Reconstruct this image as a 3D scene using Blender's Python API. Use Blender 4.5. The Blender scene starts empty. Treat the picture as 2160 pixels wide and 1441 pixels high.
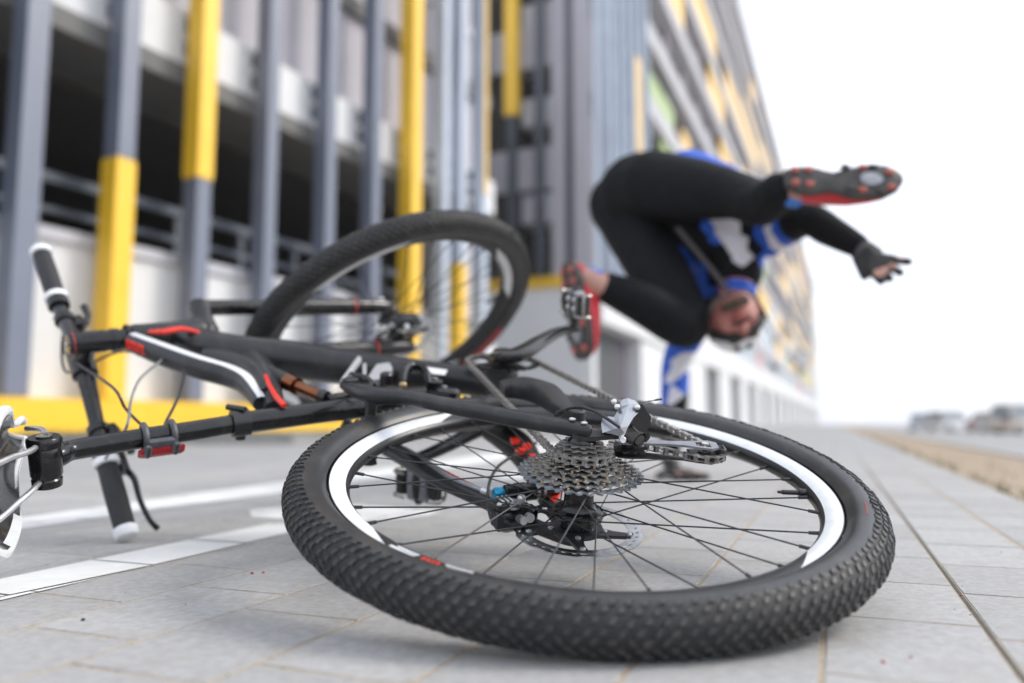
import bpy, math, random
from mathutils import Vector, Matrix, Quaternion
V = Vector
random.seed(7)
S = bpy.context.scene
COL = S.collection

# ------------------------------------------------------------------ camera, sky, sun
cam_data = bpy.data.cameras.new('camera')
cam = bpy.data.objects.new('camera', cam_data)
COL.objects.link(cam)
cam.location = (0, 0, 0.1922)
cam.rotation_euler = (math.radians(90 + 5.794), 0, 0)
cam_data.sensor_width = 36
cam_data.lens = 28.33
cam_data.clip_start = 0.02
cam_data.clip_end = 1500
cam_data.dof.use_dof = True
cam_data.dof.focus_distance = 0.93
cam_data.dof.aperture_fstop = 1.85
cam_data.dof.aperture_blades = 9
S.camera = cam

SUN_EL, SUN_AZ = 40.0, 84.0          # azimuth measured from +Y towards +X
world = bpy.data.worlds.new('World')
S.world = world
world.use_nodes = True
wn = world.node_tree
wn.nodes.clear()
w_out = wn.nodes.new('ShaderNodeOutputWorld')
w_bg = wn.nodes.new('ShaderNodeBackground')
w_sky = wn.nodes.new('ShaderNodeTexSky')
w_sky.sky_type = 'NISHITA'
w_sky.sun_disc = False
w_sky.sun_elevation = math.radians(SUN_EL)
w_sky.sun_rotation = math.radians(SUN_AZ)
w_sky.air_density = 1.0
w_sky.dust_density = 3.0
w_hs = wn.nodes.new('ShaderNodeHueSaturation')       # thin white overcast over the sky
w_hs.inputs['Saturation'].default_value = 0.35
w_mix = wn.nodes.new('ShaderNodeMixRGB')
w_mix.inputs['Fac'].default_value = 0.65
w_mix.inputs['Color2'].default_value = (8.3, 8.85, 9.9, 1)
wn.links.new(w_sky.outputs[0], w_hs.inputs['Color'])
wn.links.new(w_hs.outputs[0], w_mix.inputs['Color1'])
wn.links.new(w_mix.outputs[0], w_bg.inputs[0])
w_bg.inputs[1].default_value = 0.1
wn.links.new(w_bg.outputs[0], w_out.inputs[0])

sun_d = bpy.data.lights.new('sun', 'SUN')
sun_d.energy = 1.2
sun_d.angle = math.radians(20)
sun_d.color = (1.0, 0.94, 0.86)
sun = bpy.data.objects.new('sun', sun_d)
COL.objects.link(sun)
sd = V((math.sin(math.radians(SUN_AZ)) * math.cos(math.radians(SUN_EL)),
        math.cos(math.radians(SUN_AZ)) * math.cos(math.radians(SUN_EL)), math.sin(math.radians(SUN_EL))))
sun.rotation_euler = sd.to_track_quat('Z', 'Y').to_euler()

S.view_settings.view_transform = 'Standard'
S.view_settings.look = 'None'
S.view_settings.exposure = 1.12
S.view_settings.gamma = 1
S.view_settings.use_curve_mapping = False
S.cycles.use_denoising = True
S.cycles.max_bounces = 8

# ------------------------------------------------------------------ materials
def mat(name, col, rough=0.5, metal=0.0, var=0.0, scale=20.0, bump=0.0, bscale=None, col2=None, spec=0.5, coat=0.0, emit=0.0, detail=6, rand=0.0, dist=0.002, dust=0.0, dscale=14, dcol=(0.20, 0.17, 0.135), world=False):
    m = bpy.data.materials.new(name)
    m.use_nodes = True
    nt = m.node_tree
    b = nt.nodes['Principled BSDF']
    b.inputs['Base Color'].default_value = (*col, 1)
    b.inputs['Roughness'].default_value = rough
    b.inputs['Metallic'].default_value = metal
    b.inputs['Specular IOR Level'].default_value = spec
    b.inputs['Coat Weight'].default_value = coat
    if emit:
        b.inputs['Emission Color'].default_value = (*col, 1)
        b.inputs['Emission Strength'].default_value = emit
    if var or bump or col2:
        tc = nt.nodes.new('ShaderNodeTexCoord')
        nz = nt.nodes.new('ShaderNodeTexNoise')
        nz.inputs['Scale'].default_value = scale
        nz.inputs['Detail'].default_value = detail
        nz.inputs['Roughness'].default_value = 0.65
        gp_ = nt.nodes.new('ShaderNodeNewGeometry')
        cs_ = gp_.outputs['Position'] if world else tc.outputs['Object']
        nt.links.new(cs_, nz.inputs['Vector'])
        if var or col2:
            rp = nt.nodes.new('ShaderNodeValToRGB')
            rp.color_ramp.elements[0].position = 0.32
            rp.color_ramp.elements[1].position = 0.68
            c2 = col2 if col2 else tuple(min(1, c * (1 + var)) for c in col)
            c1 = col if col2 else tuple(c * (1 - var) for c in col)
            rp.color_ramp.elements[0].color = (*c1, 1)
            rp.color_ramp.elements[1].color = (*c2, 1)
            nt.links.new(nz.outputs['Fac'], rp.inputs['Fac'])
            last = rp.outputs['Color']
            if rand:
                oi = nt.nodes.new('ShaderNodeObjectInfo')
                mr = nt.nodes.new('ShaderNodeMapRange')
                mr.inputs['To Min'].default_value = 1 - rand
                mr.inputs['To Max'].default_value = 1 + rand
                nt.links.new(oi.outputs['Random'], mr.inputs['Value'])
                hs = nt.nodes.new('ShaderNodeHueSaturation')
                nt.links.new(mr.outputs[0], hs.inputs['Value'])
                nt.links.new(last, hs.inputs['Color'])
                last = hs.outputs['Color']
            if dust:
                nd = nt.nodes.new('ShaderNodeTexNoise')
                nd.inputs['Scale'].default_value = dscale
                nd.inputs['Detail'].default_value = 10
                nd.inputs['Roughness'].default_value = 0.72
                nt.links.new(cs_, nd.inputs['Vector'])
                rd = nt.nodes.new('ShaderNodeValToRGB')
                rd.color_ramp.elements[0].position = 0.50
                rd.color_ramp.elements[1].position = 0.78
                rd.color_ramp.elements[0].color = (0, 0, 0, 1)
                rd.color_ramp.elements[1].color = (dust, dust, dust, 1)
                nt.links.new(nd.outputs['Fac'], rd.inputs['Fac'])
                mx = nt.nodes.new('ShaderNodeMixRGB')
                mx.inputs['Color2'].default_value = (*dcol, 1)
                nt.links.new(rd.outputs['Color'], mx.inputs['Fac'])
                nt.links.new(last, mx.inputs['Color1'])
                last = mx.outputs['Color']
            nt.links.new(last, b.inputs['Base Color'])
        if bump:
            n2 = nz
            if bscale:
                n2 = nt.nodes.new('ShaderNodeTexNoise')
                n2.inputs['Scale'].default_value = bscale
                n2.inputs['Detail'].default_value = 4
                nt.links.new(cs_, n2.inputs['Vector'])
            bp = nt.nodes.new('ShaderNodeBump')
            bp.inputs['Strength'].default_value = bump
            bp.inputs['Distance'].default_value = dist
            nt.links.new(n2.outputs['Fac'], bp.inputs['Height'])
            nt.links.new(bp.outputs['Normal'], b.inputs['Normal'])
    return m

M = {}
M['tyre'] = mat('tyre_rubber', (0.026, 0.026, 0.028), 0.55, col2=(0.044, 0.043, 0.043), scale=60, bump=0.35, bscale=900, dist=0.0006, dust=0.16, dscale=30)
M['sidewall'] = mat('sidewall_rubber', (0.014, 0.0145, 0.016), 0.36, col2=(0.024, 0.024, 0.025), scale=14, bump=0.12, bscale=700, dist=0.0005, dust=0.22, dscale=30)
M['rim_black'] = mat('rim_black', (0.012, 0.0125, 0.014), 0.34, var=0.2, scale=30)
M['white_paint'] = mat('white_paint', (0.64, 0.655, 0.67), 0.3, var=0.05, scale=35, dust=0.5, dscale=60, dcol=(0.36, 0.345, 0.32))
M['red_paint'] = mat('red_paint', (0.72, 0.030, 0.015), 0.32, var=0.08, scale=40)
M['carbon'] = mat('matte_carbon', (0.018, 0.0185, 0.021), 0.33, var=0.18, scale=26, bump=0.04, bscale=1200, dist=0.0003, spec=0.42, dust=0.16, dscale=26)
M['gloss_black'] = mat('gloss_black', (0.005, 0.0055, 0.0068), 0.17, col2=(0.012, 0.012, 0.013), scale=45, spec=0.45, dust=0.14, dscale=40)
M['alloy_black'] = mat('black_alloy', (0.013, 0.013, 0.015), 0.3, metal=0.0, var=0.25, scale=60)
M['dull_black'] = mat('dull_black', (0.014, 0.014, 0.015), 0.6, col2=(0.030, 0.028, 0.026), scale=70)
M['steel'] = mat('bright_steel', (0.66, 0.66, 0.67), 0.33, metal=0.85, var=0.12, scale=60)
M['steel_dark'] = mat('worn_steel', (0.24, 0.23, 0.22), 0.32, metal=0.85, col2=(0.48, 0.46, 0.44), scale=110)
M['steel_grey'] = mat('grey_cassette_steel', (0.22, 0.215, 0.21), 0.27, metal=0.92, col2=(0.55, 0.54, 0.52), scale=140)
M['disc_steel'] = mat('disc_steel', (0.60, 0.61, 0.63), 0.22, metal=1.0, var=0.08, scale=90)
M['tread_shade'] = mat('tread_shade_rubber', (0.010, 0.010, 0.0105), 0.7, col2=(0.019, 0.0185, 0.018), scale=60)  # groove shade between the knobs, put into a darker rubber colour
M['cog_alloy'] = mat('cog_alloy', (0.42, 0.46, 0.52), 0.28, metal=1.0, var=0.15, scale=70)
M['link_silver'] = mat('link_silver', (0.42, 0.43, 0.45), 0.4, metal=0.3, var=0.08, scale=40)
M['silver'] = mat('silver_alloy', (0.38, 0.39, 0.42), 0.28, metal=1.0, var=0.06, scale=35)
M['grey_alloy'] = mat('grey_alloy', (0.30, 0.31, 0.335), 0.36, metal=0.75, var=0.15, scale=60)
M['brass'] = mat('dusty_brass', (0.42, 0.30, 0.17), 0.42, metal=0.7, var=0.2, scale=90)
M['bronze'] = mat('bronze_coat', (0.20, 0.085, 0.045), 0.2, metal=1.0, var=0.15, scale=40)
M['spoke'] = mat('spoke_black', (0.030, 0.029, 0.031), 0.32, metal=0.4, var=0.2, scale=30)
M['blue_knob'] = mat('blue_anodised', (0.012, 0.26, 0.45), 0.3, metal=0.4, var=0.12, scale=60)
M['grip'] = mat('grip_rubber', (0.011, 0.011, 0.013), 0.6, var=0.25, scale=90, bump=0.5, bscale=500)
M['grip_white'] = mat('grip_white', (0.74, 0.75, 0.76), 0.4, var=0.04, scale=60)
M['hose'] = mat('hose_rubber', (0.012, 0.013, 0.016), 0.35, var=0.2, scale=60)
M['hose_grey'] = mat('hose_grey', (0.16, 0.165, 0.17), 0.4, var=0.2, scale=60)
M['reflector'] = mat('red_reflector', (0.30, 0.010, 0.015), 0.12, var=0.3, scale=120)
M['bracket'] = mat('grey_bracket', (0.055, 0.057, 0.065), 0.5, var=0.2, scale=60)
M['saddle'] = mat('saddle_black', (0.009, 0.009, 0.010), 0.16, col2=(0.050, 0.045, 0.040), scale=38, coat=0.3)
M['dark_red'] = mat('dark_red_print', (0.30, 0.018, 0.02), 0.5, var=0.15, scale=60)

M['paver'] = mat('paver_concrete', (0.272, 0.269, 0.267), 0.88, col2=(0.372, 0.367, 0.363), scale=90, bump=0.4, bscale=480, rand=0.08, detail=11, dist=0.0012, dust=0.8, dscale=19, dcol=(0.255, 0.235, 0.21), world=True)
M['sand'] = mat('joint_sand', (0.235, 0.19, 0.14), 0.95, col2=(0.42, 0.36, 0.285), scale=190, bump=0.9, bscale=300, world=True)
M['lane_paint'] = mat('lane_paint', (0.63, 0.63, 0.62), 0.85, spec=0.2, col2=(0.69, 0.69, 0.68), scale=40, bump=0.3, bscale=500)
M['asphalt'] = mat('asphalt', (0.19, 0.19, 0.195), 0.9, var=0.12, scale=3, bump=0.4, bscale=60)
M['road'] = mat('road_surface', (0.26, 0.26, 0.265), 0.8, var=0.1, scale=1.5)
M['verge'] = mat('dry_verge', (0.22, 0.165, 0.115), 0.95, col2=(0.36, 0.285, 0.205), scale=5, bump=0.8, bscale=60, dist=0.02)
M['verge_path'] = mat('gravel_strip', (0.24, 0.235, 0.225), 0.95, var=0.15, scale=4)
M['grass'] = mat('short_grass', (0.075, 0.10, 0.035), 0.9, col2=(0.15, 0.16, 0.07), scale=9)
M['kerb'] = mat('kerb_concrete', (0.36, 0.36, 0.355), 0.85, var=0.1, scale=8)

M['wall_white'] = mat('white_render', (0.63, 0.635, 0.64), 0.8, var=0.04, scale=1.4, dust=0.22, dscale=1.1, dcol=(0.52, 0.50, 0.47))
M['wall_pale'] = mat('pale_render', (0.44, 0.44, 0.47), 0.8, var=0.05, scale=1.2)
M['yellow'] = mat('yellow_cladding', (0.78, 0.47, 0.024), 0.42, var=0.05, scale=2)
M['yellow_pale'] = mat('pale_yellow_panel', (0.76, 0.49, 0.12), 0.5, var=0.07, scale=2)  # flare over the far panels is put into this paler yellow
M['post_grey'] = mat('blue_grey_cladding', (0.14, 0.157, 0.205), 0.42, var=0.05, scale=2)
M['post_dark'] = mat('dark_grey_cladding', (0.050, 0.056, 0.072), 0.4, var=0.08, scale=2)
M['fin_blue'] = mat('light_blue_grey_fin', (0.40, 0.45, 0.53), 0.35, var=0.10, scale=1.5)
M['lilac'] = mat('lilac_grey_render', (0.40, 0.385, 0.42), 0.75, var=0.05, scale=1.5)
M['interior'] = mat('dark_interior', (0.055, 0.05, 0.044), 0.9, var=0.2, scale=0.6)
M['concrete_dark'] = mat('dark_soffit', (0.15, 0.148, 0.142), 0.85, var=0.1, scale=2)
M['rail'] = mat('railing_paint', (0.062, 0.075, 0.095), 0.4, var=0.08, scale=4)
M['teal'] = mat('teal_glass', (0.05, 0.13, 0.17), 0.12, var=0.3, scale=0.8)
M['green'] = mat('green_panel', (0.29, 0.40, 0.13), 0.45, var=0.1, scale=2)
M['red_panel'] = mat('red_panel', (0.44, 0.20, 0.19), 0.45, var=0.1, scale=2)
M['slat'] = mat('dark_slat', (0.060, 0.063, 0.066), 0.6, var=0.12, scale=3)
M['slat_purple'] = mat('violet_slat', (0.12, 0.095, 0.125), 0.6, var=0.1, scale=3)

# ------------------------------------------------------------------ mesh helpers
class MB:
    def __init__(self):
        self.v, self.f, self.m = [], [], []
    def add(self, vs, fs, mi=0):
        o = len(self.v)
        self.v += [tuple(p) for p in vs]
        for k, f in enumerate(fs):
            self.f.append([i + o for i in f])
            self.m.append(mi[k] if isinstance(mi, list) else mi)
    def sweep(self, path, radii, seg=12, mi=0, caps=True, ref=None, flat=1.0, smooth=0, mfun=None, closed=False, power=1.0):
        """tube along path; ref = direction of the second cross axis; flat = ratio of radius along ref"""
        P = [V(p[:3]) for p in path]
        R = list(radii) if hasattr(radii, '__len__') else [radii] * len(P)
        for _ in range(smooth):
            nP, nR = [], []
            for i in range(len(P) - 1):
                a, b, c, d = P[max(i - 1, 0)], P[i], P[i + 1], P[min(i + 2, len(P) - 1)]
                nP += [b, (b + c) * 0.5625 - (a + d) * 0.0625]
                nR += [R[i], (R[i] + R[i + 1]) / 2]
            P, R = nP + [P[-1]], nR + [R[-1]]
        n = len(P)
        prev = None
        vs, fs, ms = [], [], []
        for i in range(n):
            if closed:
                t = P[(i + 1) % n] - P[i - 1]
            else:
                t = P[min(i + 1, n - 1)] - P[max(i - 1, 0)]
            t.normalize()
            if ref is not None:
                b = V(ref) - t * t.dot(V(ref))
            elif prev is None:
                b = t.orthogonal()
            else:
                b = prev - t * t.dot(prev)
            b.normalize()
            prev = b
            a = b.cross(t)
            for k in range(seg):
                w = 2 * math.pi * k / seg
                ca, sa = math.cos(w), math.sin(w)
                if power != 1.0:
                    ca = math.copysign(abs(ca) ** power, ca); sa = math.copysign(abs(sa) ** power, sa)
                vs.append(P[i] + a * ca * R[i] + b * sa * R[i] * flat)
        for i in range(n if closed else n - 1):
            j = (i + 1) % n
            for k in range(seg):
                k2 = (k + 1) % seg
                fs.append([i * seg + k, j * seg + k, j * seg + k2, i * seg + k2])
                ms.append(mfun(2 * math.pi * (k + 0.5) / seg, i / max(1, n - 1)) if mfun else mi)
        if caps and not closed:
            fs.append([k for k in range(seg)]); ms.append(mi)
            fs.append([(n - 1) * seg + seg - 1 - k for k in range(seg)]); ms.append(mi)
        self.add(vs, fs, ms)
        return self
    def cyl(self, a, b, r, seg=16, mi=0, r2=None):
        return self.sweep([a, b], [r, r if r2 is None else r2], seg, mi)
    def lathe(self, prof, org=(0, 0, 0), axis=(0, 0, 1), seg=32, mi=0, xref=None, mfun=None, closed=False):
        """prof: (radius, height) list"""
        ax = V(axis).normalized()
        x = (V(xref) - ax * ax.dot(V(xref))).normalized() if xref else ax.orthogonal().normalized()
        y = ax.cross(x)
        o = V(org)
        n = len(prof)
        vs, fs, ms = [], [], []
        for r, h in prof:
            for k in range(seg):
                w = 2 * math.pi * k / seg
                vs.append(o + ax * h + (x * math.cos(w) + y * math.sin(w)) * r)
        for i in range(n if closed else n - 1):
            j = (i + 1) % n
            for k in range(seg):
                k2 = (k + 1) % seg
                fs.append([i * seg + k, i * seg + k2, j * seg + k2, j * seg + k])
                ms.append(mfun(i) if mfun else mi)
        if not closed:
            if prof[0][0] > 1e-6:
                fs.append([seg - 1 - k for k in range(seg)]); ms.append(mi)
            if prof[-1][0] > 1e-6:
                fs.append([(n - 1) * seg + k for k in range(seg)]); ms.append(mi)
        self.add(vs, fs, ms)
        return self
    def prism(self, poly, off, mi=0):
        """closed polygon (3D points) extruded by vector off"""
        off = V(off)
        n = len(poly)
        vs = [V(p) for p in poly] + [V(p) + off for p in poly]
        fs = [[n - 1 - i for i in range(n)], [n + i for i in range(n)]]
        fs += [[i, (i + 1) % n, n + (i + 1) % n, n + i] for i in range(n)]
        self.add(vs, fs, mi)
        return self
    def box(self, c, sx, sy, sz, ax=None, mi=0, ch=0.0):
        """box by centre and full sizes along axes ax (3 vectors), optionally with chamfered edges"""
        c = V(c)
        A = [V(a) for a in ax] if ax else [V((1, 0, 0)), V((0, 1, 0)), V((0, 0, 1))]
        h = [sx / 2, sy / 2, sz / 2]
        if ch <= 0:
            vs = [c + A[0] * i * h[0] + A[1] * j * h[1] + A[2] * k * h[2] for i in (-1, 1) for j in (-1, 1) for k in (-1, 1)]
            fs = [[0, 1, 3, 2], [4, 6, 7, 5], [0, 4, 5, 1], [2, 3, 7, 6], [0, 2, 6, 4], [1, 5, 7, 3]]
            self.add(vs, fs, mi)
            return self
        def ring(z, e):
            a, b = h[0] - e, h[1] - e
            q = ch
            pts = [(-a + q, -b), (a - q, -b), (a, -b + q), (a, b - q), (a - q, b), (-a + q, b), (-a, b - q), (-a, -b + q)]
            return [c + A[0] * x + A[1] * y + A[2] * z for x, y in pts]
        rs = [ring(-h[2], ch), ring(-h[2] + ch, 0), ring(h[2] - ch, 0), ring(h[2], ch)]
        vs = sum(rs, [])
        fs = [[7 - i for i in range(8)], [24 + i for i in range(8)]]
        for r in range(3):
            for k in range(8):
                fs.append([r * 8 + k, r * 8 + (k + 1) % 8, r * 8 + 8 + (k + 1) % 8, r * 8 + 8 + k])
        self.add(vs, fs, mi)
        return self
    def ball(self, c, r, seg=14, rings=8, mi=0, sc=(1, 1, 1), ax=None):
        c = V(c)
        A = [V(a) for a in ax] if ax else [V((1, 0, 0)), V((0, 1, 0)), V((0, 0, 1))]
        vs = [c - A[2] * r * sc[2]]
        for i in range(1, rings):
            p = -math.pi / 2 + math.pi * i / rings
            for k in range(seg):
                w = 2 * math.pi * k / seg
                vs.append(c + A[0] * math.cos(p) * math.cos(w) * r * sc[0] + A[1] * math.cos(p) * math.sin(w) * r * sc[1] + A[2] * math.sin(p) * r * sc[2])
        vs.append(c + A[2] * r * sc[2])
        fs = [[0, 1 + (k + 1) % seg, 1 + k] for k in range(seg)]
        for i in range(rings - 2):
            for k in range(seg):
                a = 1 + i * seg
                fs.append([a + k, a + (k + 1) % seg, a + seg + (k + 1) % seg, a + seg + k])
        l = 1 + (rings - 2) * seg
        fs += [[l + k, l + (k + 1) % seg, len(vs) - 1] for k in range(seg)]
        self.add(vs, fs, mi)
        return self
    def mesh(self, name, mats, angle=38):
        me = bpy.data.meshes.new(name)
        me.from_pydata(self.v, [], self.f)
        for m in (mats if isinstance(mats, (list, tuple)) else [mats]):
            me.materials.append(m)
        me.polygons.foreach_set('material_index', self.m)
        me.polygons.foreach_set('use_smooth', [True] * len(me.polygons))
        me.validate()
        me.update()
        try:
            me.set_sharp_from_angle(angle=math.radians(angle))
        except Exception:
            pass
        return me
    def build(self, name, mats, parent=None, angle=38, fix=True):
        me = self.mesh(name, mats, angle)
        if fix:
            import bmesh
            b = bmesh.new(); b.from_mesh(me)
            bmesh.ops.recalc_face_normals(b, faces=b.faces)
            b.to_mesh(me); b.free()
        return link(name, me, parent)

def link(name, data, parent=None):
    o = bpy.data.objects.new(name, data)
    COL.objects.link(o)
    if parent:
        o.parent = parent
    return o

def tag(o, label=None, cat=None, group=None, kind=None):
    if label: o['label'] = label
    if cat: o['category'] = cat
    if group: o['group'] = group
    if kind: o['kind'] = kind
    return o

def empty(name, loc=(0, 0, 0), parent=None, mw=None):
    o = bpy.data.objects.new(name, None)
    COL.objects.link(o)
    o.empty_display_size = 0.1
    if parent: o.parent = parent
    o.location = loc
    if mw is not None: o.matrix_world = mw
    return o

# ------------------------------------------------------------------ ground, pavement, road
CU, SU = 0.9294, 0.3690                     # pavement runs along (SU, CU)
def uv(u, v, z=0.0):
    return V((u * SU + v * CU, u * CU - v * SU, z))

def sheet(name, pts, m, z=None):
    b = MB()
    b.add([V((p[0], p[1], z if z is not None else p[2])) for p in pts], [list(range(len(pts)))])
    o = b.build(name, m, fix=False)
    if o.data.polygons[0].normal.z < 0:
        o.data.flip_normals()
    return tag(o, kind='structure')

sheet('ground', [(-480, -320), (520, -320), (520, 620), (-480, 620)], M['asphalt'], -0.62)
# body of the pavement: sand bed under the pavers, a joint-lined concrete surface beyond them
VR = 0.43                                    # right edge of the pavement
b = MB()
b.prism([uv(-6, -14, -0.5), uv(-6, VR, -0.5), uv(200, VR, -0.5), uv(200, -14, -0.5)], (0, 0, 0.4993))
bed = tag(b.build('sand_bed', M['sand']), kind='structure')

b = MB(); b.box(uv(2.3, 0.1262, -0.0010), 0.0040, 5.4, 0.0014, [V((CU, -SU, 0)), V((SU, CU, 0)), V((0, 0, 1))]); tag(b.build('joint_soil', mat('dark_soil', (0.035, 0.034, 0.03), 0.95, col2=(0.10, 0.09, 0.075), scale=120)), kind='structure')
# far pavement surface (pavers too fine to tell apart): joints by texture
def paved_material():
    m = bpy.data.materials.new('far_pavers')
    m.use_nodes = True
    nt = m.node_tree
    bs = nt.nodes['Principled BSDF']
    bs.inputs['Roughness'].default_value = 0.85
    tc = nt.nodes.new('ShaderNodeTexCoord')
    mp = nt.nodes.new('ShaderNodeMapping')
    mp.inputs['Rotation'].default_value = (0, 0, -math.radians(68.35))
    br = nt.nodes.new('ShaderNodeTexBrick')
    br.inputs['Scale'].default_value = 1.0
    br.inputs['Brick Width'].default_value = 0.208
    br.inputs['Row Height'].default_value = 0.141
    br.inputs['Mortar Size'].default_value = 0.003
    br.inputs['Color1'].default_value = (0.325, 0.327, 0.335, 1)
    br.inputs['Color2'].default_value = (0.37, 0.37, 0.378, 1)
    br.inputs['Mortar'].default_value = (0.25, 0.215, 0.17, 1)
    nz = nt.nodes.new('ShaderNodeTexNoise')
    nz.inputs['Scale'].default_value = 2.2
    mx = nt.nodes.new('ShaderNodeMixRGB')
    mx.blend_type = 'MULTIPLY'
    mx.inputs['Fac'].default_value = 0.35
    nt.links.new(tc.outputs['Object'], mp.inputs['Vector'])
    nt.links.new(mp.outputs[0], br.inputs['Vector'])
    nt.links.new(tc.outputs['Object'], nz.inputs['Vector'])
    nt.links.new(br.outputs['Color'], mx.inputs['Color1'])
    nt.links.new(nz.outputs['Fac'], mx.inputs['Color2'])
    nt.links.new(mx.outputs[0], bs.inputs['Base Color'])
    return m
M['far_pavers'] = paved_material()

pavement = tag(empty('pavement'), kind='structure')
ROW, LEN = 0.141, 0.208
def poly_clip(poly, a, b_):
    """clip convex polygon (2D) to u in a and v in b_"""
    def clip(pts, ax, lim, sgn):
        out = []
        for i in range(len(pts)):
            p, q = pts[i], pts[(i + 1) % len(pts)]
            dp, dq = sgn * (p[ax] - lim), sgn * (q[ax] - lim)
            if dp >= 0: out.append(p)
            if dp * dq < 0:
                t = dp / (dp - dq)
                out.append((p[0] + (q[0] - p[0]) * t, p[1] + (q[1] - p[1]) * t))
        return out
    for ax, lim, s in ((0, a[0], 1), (0, a[1], -1), (1, b_[0], 1), (1, b_[1], -1)):
        poly = clip(poly, ax, lim, s)
        if len(poly) < 3: return []
    return poly

line1 = [(-0.2, -0.885), (0.712, -0.962), (1.30, -1.018), (1.30, -0.905), (0.627, -0.846), (-0.2, -0.77)]
line2 = [(0.3, -1.46), (1.19, -1.545), (2.3, -1.70), (3.6, -1.86), (3.6, -1.60), (1.85, -1.43), (1.07, -1.385), (0.3, -1.31)]
def quads(L):
    n = len(L) // 2
    return [[L[i], L[i + 1], L[-2 - i], L[-1 - i]] for i in range(n - 1)]
symbol = [(1.461, -1.203), (1.565, -1.161), (1.658, -1.042), (1.60, -0.80), (1.50, -0.79), (1.35, -0.869), (1.361, -1.114)]
symbol_parts = [[symbol[0], symbol[1], symbol[2], symbol[5], symbol[6]], [symbol[2], symbol[3], symbol[4], symbol[5]]]
paint = {'line1': MB(), 'line2': MB(), 'arrow': MB()}

cells = []
for r in range(-2, 19):
    v1 = 0.125 - ROW * (r - 1)
    v0 = v1 - ROW
    if r == -2: continue
    rng = random.Random(100 + r)
    off = {-1: 0.10, 0: 0.02, 1: 0.065, 2: 0.16, 3: 0.02, 4: 0.13, 5: 0.075}.get(r, rng.random() * LEN)
    if r == -1: v1 = VR
    u = off - LEN
    while u < 5.2:
        cells.append((r, u, u + LEN, v0, v1)); u += LEN
shown = []
for c in cells:
    p = uv((c[1] + c[2]) / 2, (c[3] + c[4]) / 2)
    if p.y < 0.34: continue
    if abs(p.x) > 0.70 * p.y + 0.16: continue
    shown.append((p.length, c))
shown.sort(key=lambda t: t[0])
pav_mesh = {}
for k in range(6):                          # six shared paver meshes, each a little different at its edges
    rng = random.Random(k)
    bm = MB()
    hx, hy, top = LEN / 2 - 0.0019, ROW / 2 - 0.0021, 0.0
    ring0, ring1 = [], []
    n = 7
    side = [(-hx, -hy, hx, -hy), (hx, -hy, hx, hy), (hx, hy, -hx, hy), (-hx, hy, -hx, -hy)]
    for x0, y0, x1, y1 in side:
        for i in range(n):
            t = i / n
            x, y = x0 + (x1 - x0) * t, y0 + (y1 - y0) * t
            j = rng.random() * 0.0012
            s = 1 - j / 0.09
            ring1.append((x * s, y * s))
            e = 0.0008 + rng.random() * 0.0010
            ring0.append((x - math.copysign(e, x) * (1 if abs(abs(x) - hx) < 1e-6 else 0), y - math.copysign(e, y) * (1 if abs(abs(y) - hy) < 1e-6 else 0)))
    N = len(ring0)
    vs = [(x, y, top) for x, y in ring0] + [(x, y, top - 0.0010) for x, y in ring1] + [(x, y, -0.03) for x, y in ring1]
    fs = [list(range(N))]
    for q in range(2):
        fs += [[q * N + (i + 1) % N, q * N + i, (q + 1) * N + i, (q + 1) * N + (i + 1) % N] for i in range(N)]
    bm.add(vs, fs)
    pav_mesh[k] = bm.mesh('paver', M['paver'], 30)
rotz = math.pi / 2 - math.atan2(SU, CU)
near = set()
for d, c in shown[:300]:
    r, u0, u1, v0, v1 = c
    near.add(c)
    dz = random.uniform(-0.0002, 0.0003)
    vm = (v0 + v1) / 2
    o = link('paver', pav_mesh[random.randrange(6)], pavement)
    o.location = uv((u0 + u1) / 2, vm, dz)
    o.rotation_euler = (random.uniform(-.002, .002), random.uniform(-.002, .002), rotz + (math.pi if random.random() < .5 else 0))
    sc = (v1 - v0) / ROW
    gap = 0.972 if r in (0,) else 1.0
    o.scale = (1, sc * gap, 1)
    for key, polys in (('line1', quads(line1)), ('line2', quads(line2)), ('arrow', symbol_parts)):
        for pl in polys:
            cp = poly_clip(pl, (u0 + 0.003, u1 - 0.003), (v0 + 0.003, v1 - 0.003))
            if cp:
                paint[key].add([uv(p[0], p[1], dz + 0.0014) for p in cp], [list(range(len(cp)))])
bm = MB()
for c in cells:
    if c in near: continue
    r, u0, u1, v0, v1 = c
    g = 0.0022
    bm.prism([uv(u0 + g, v0 + g, -0.0074), uv(u0 + g, v1 - g, -0.0075), uv(u1 - g, v1 - g, -0.0075), uv(u1 - g, v0 + g, -0.0075)], (0, 0, 0.0072))
    for key, polys in (('line1', quads(line1)), ('line2', quads(line2)), ('arrow', symbol_parts)):
        for pl in polys:
            cp = poly_clip(pl, (u0 + 0.003, u1 - 0.003), (v0 + 0.003, v1 - 0.003))
            if cp:
                paint[key].add([uv(p[0], p[1], 0.0008) for p in cp], [list(range(len(cp)))])
tag(bm.build('paver_field', M['paver'], pavement), kind='stuff')
for key, nm in (('line1', 'lane_line'), ('line2', 'lane_line'), ('arrow', 'lane_symbol')):
    o = paint[key].build(nm, M['lane_paint'], pavement, fix=False)
    for p in o.data.polygons:
        if p.normal.z < 0: p.flip()
ue, vl = 5.2 - LEN * 0.4, 0.125 - ROW * 18
b = MB()
def slab(pts): b.add([uv(p[0], p[1], -0.0001) for p in pts], [list(range(len(pts)))])
slab([(5.2, VR), (5.2, vl), (200, vl), (200, VR)])
slab([(-6, vl), (-6, -14), (200, -14), (200, vl)])
o = b.build('far_paving', M['far_pavers'], pavement, fix=False)
for p in o.data.polygons:
    if p.normal.z < 0: p.flip()
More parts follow.
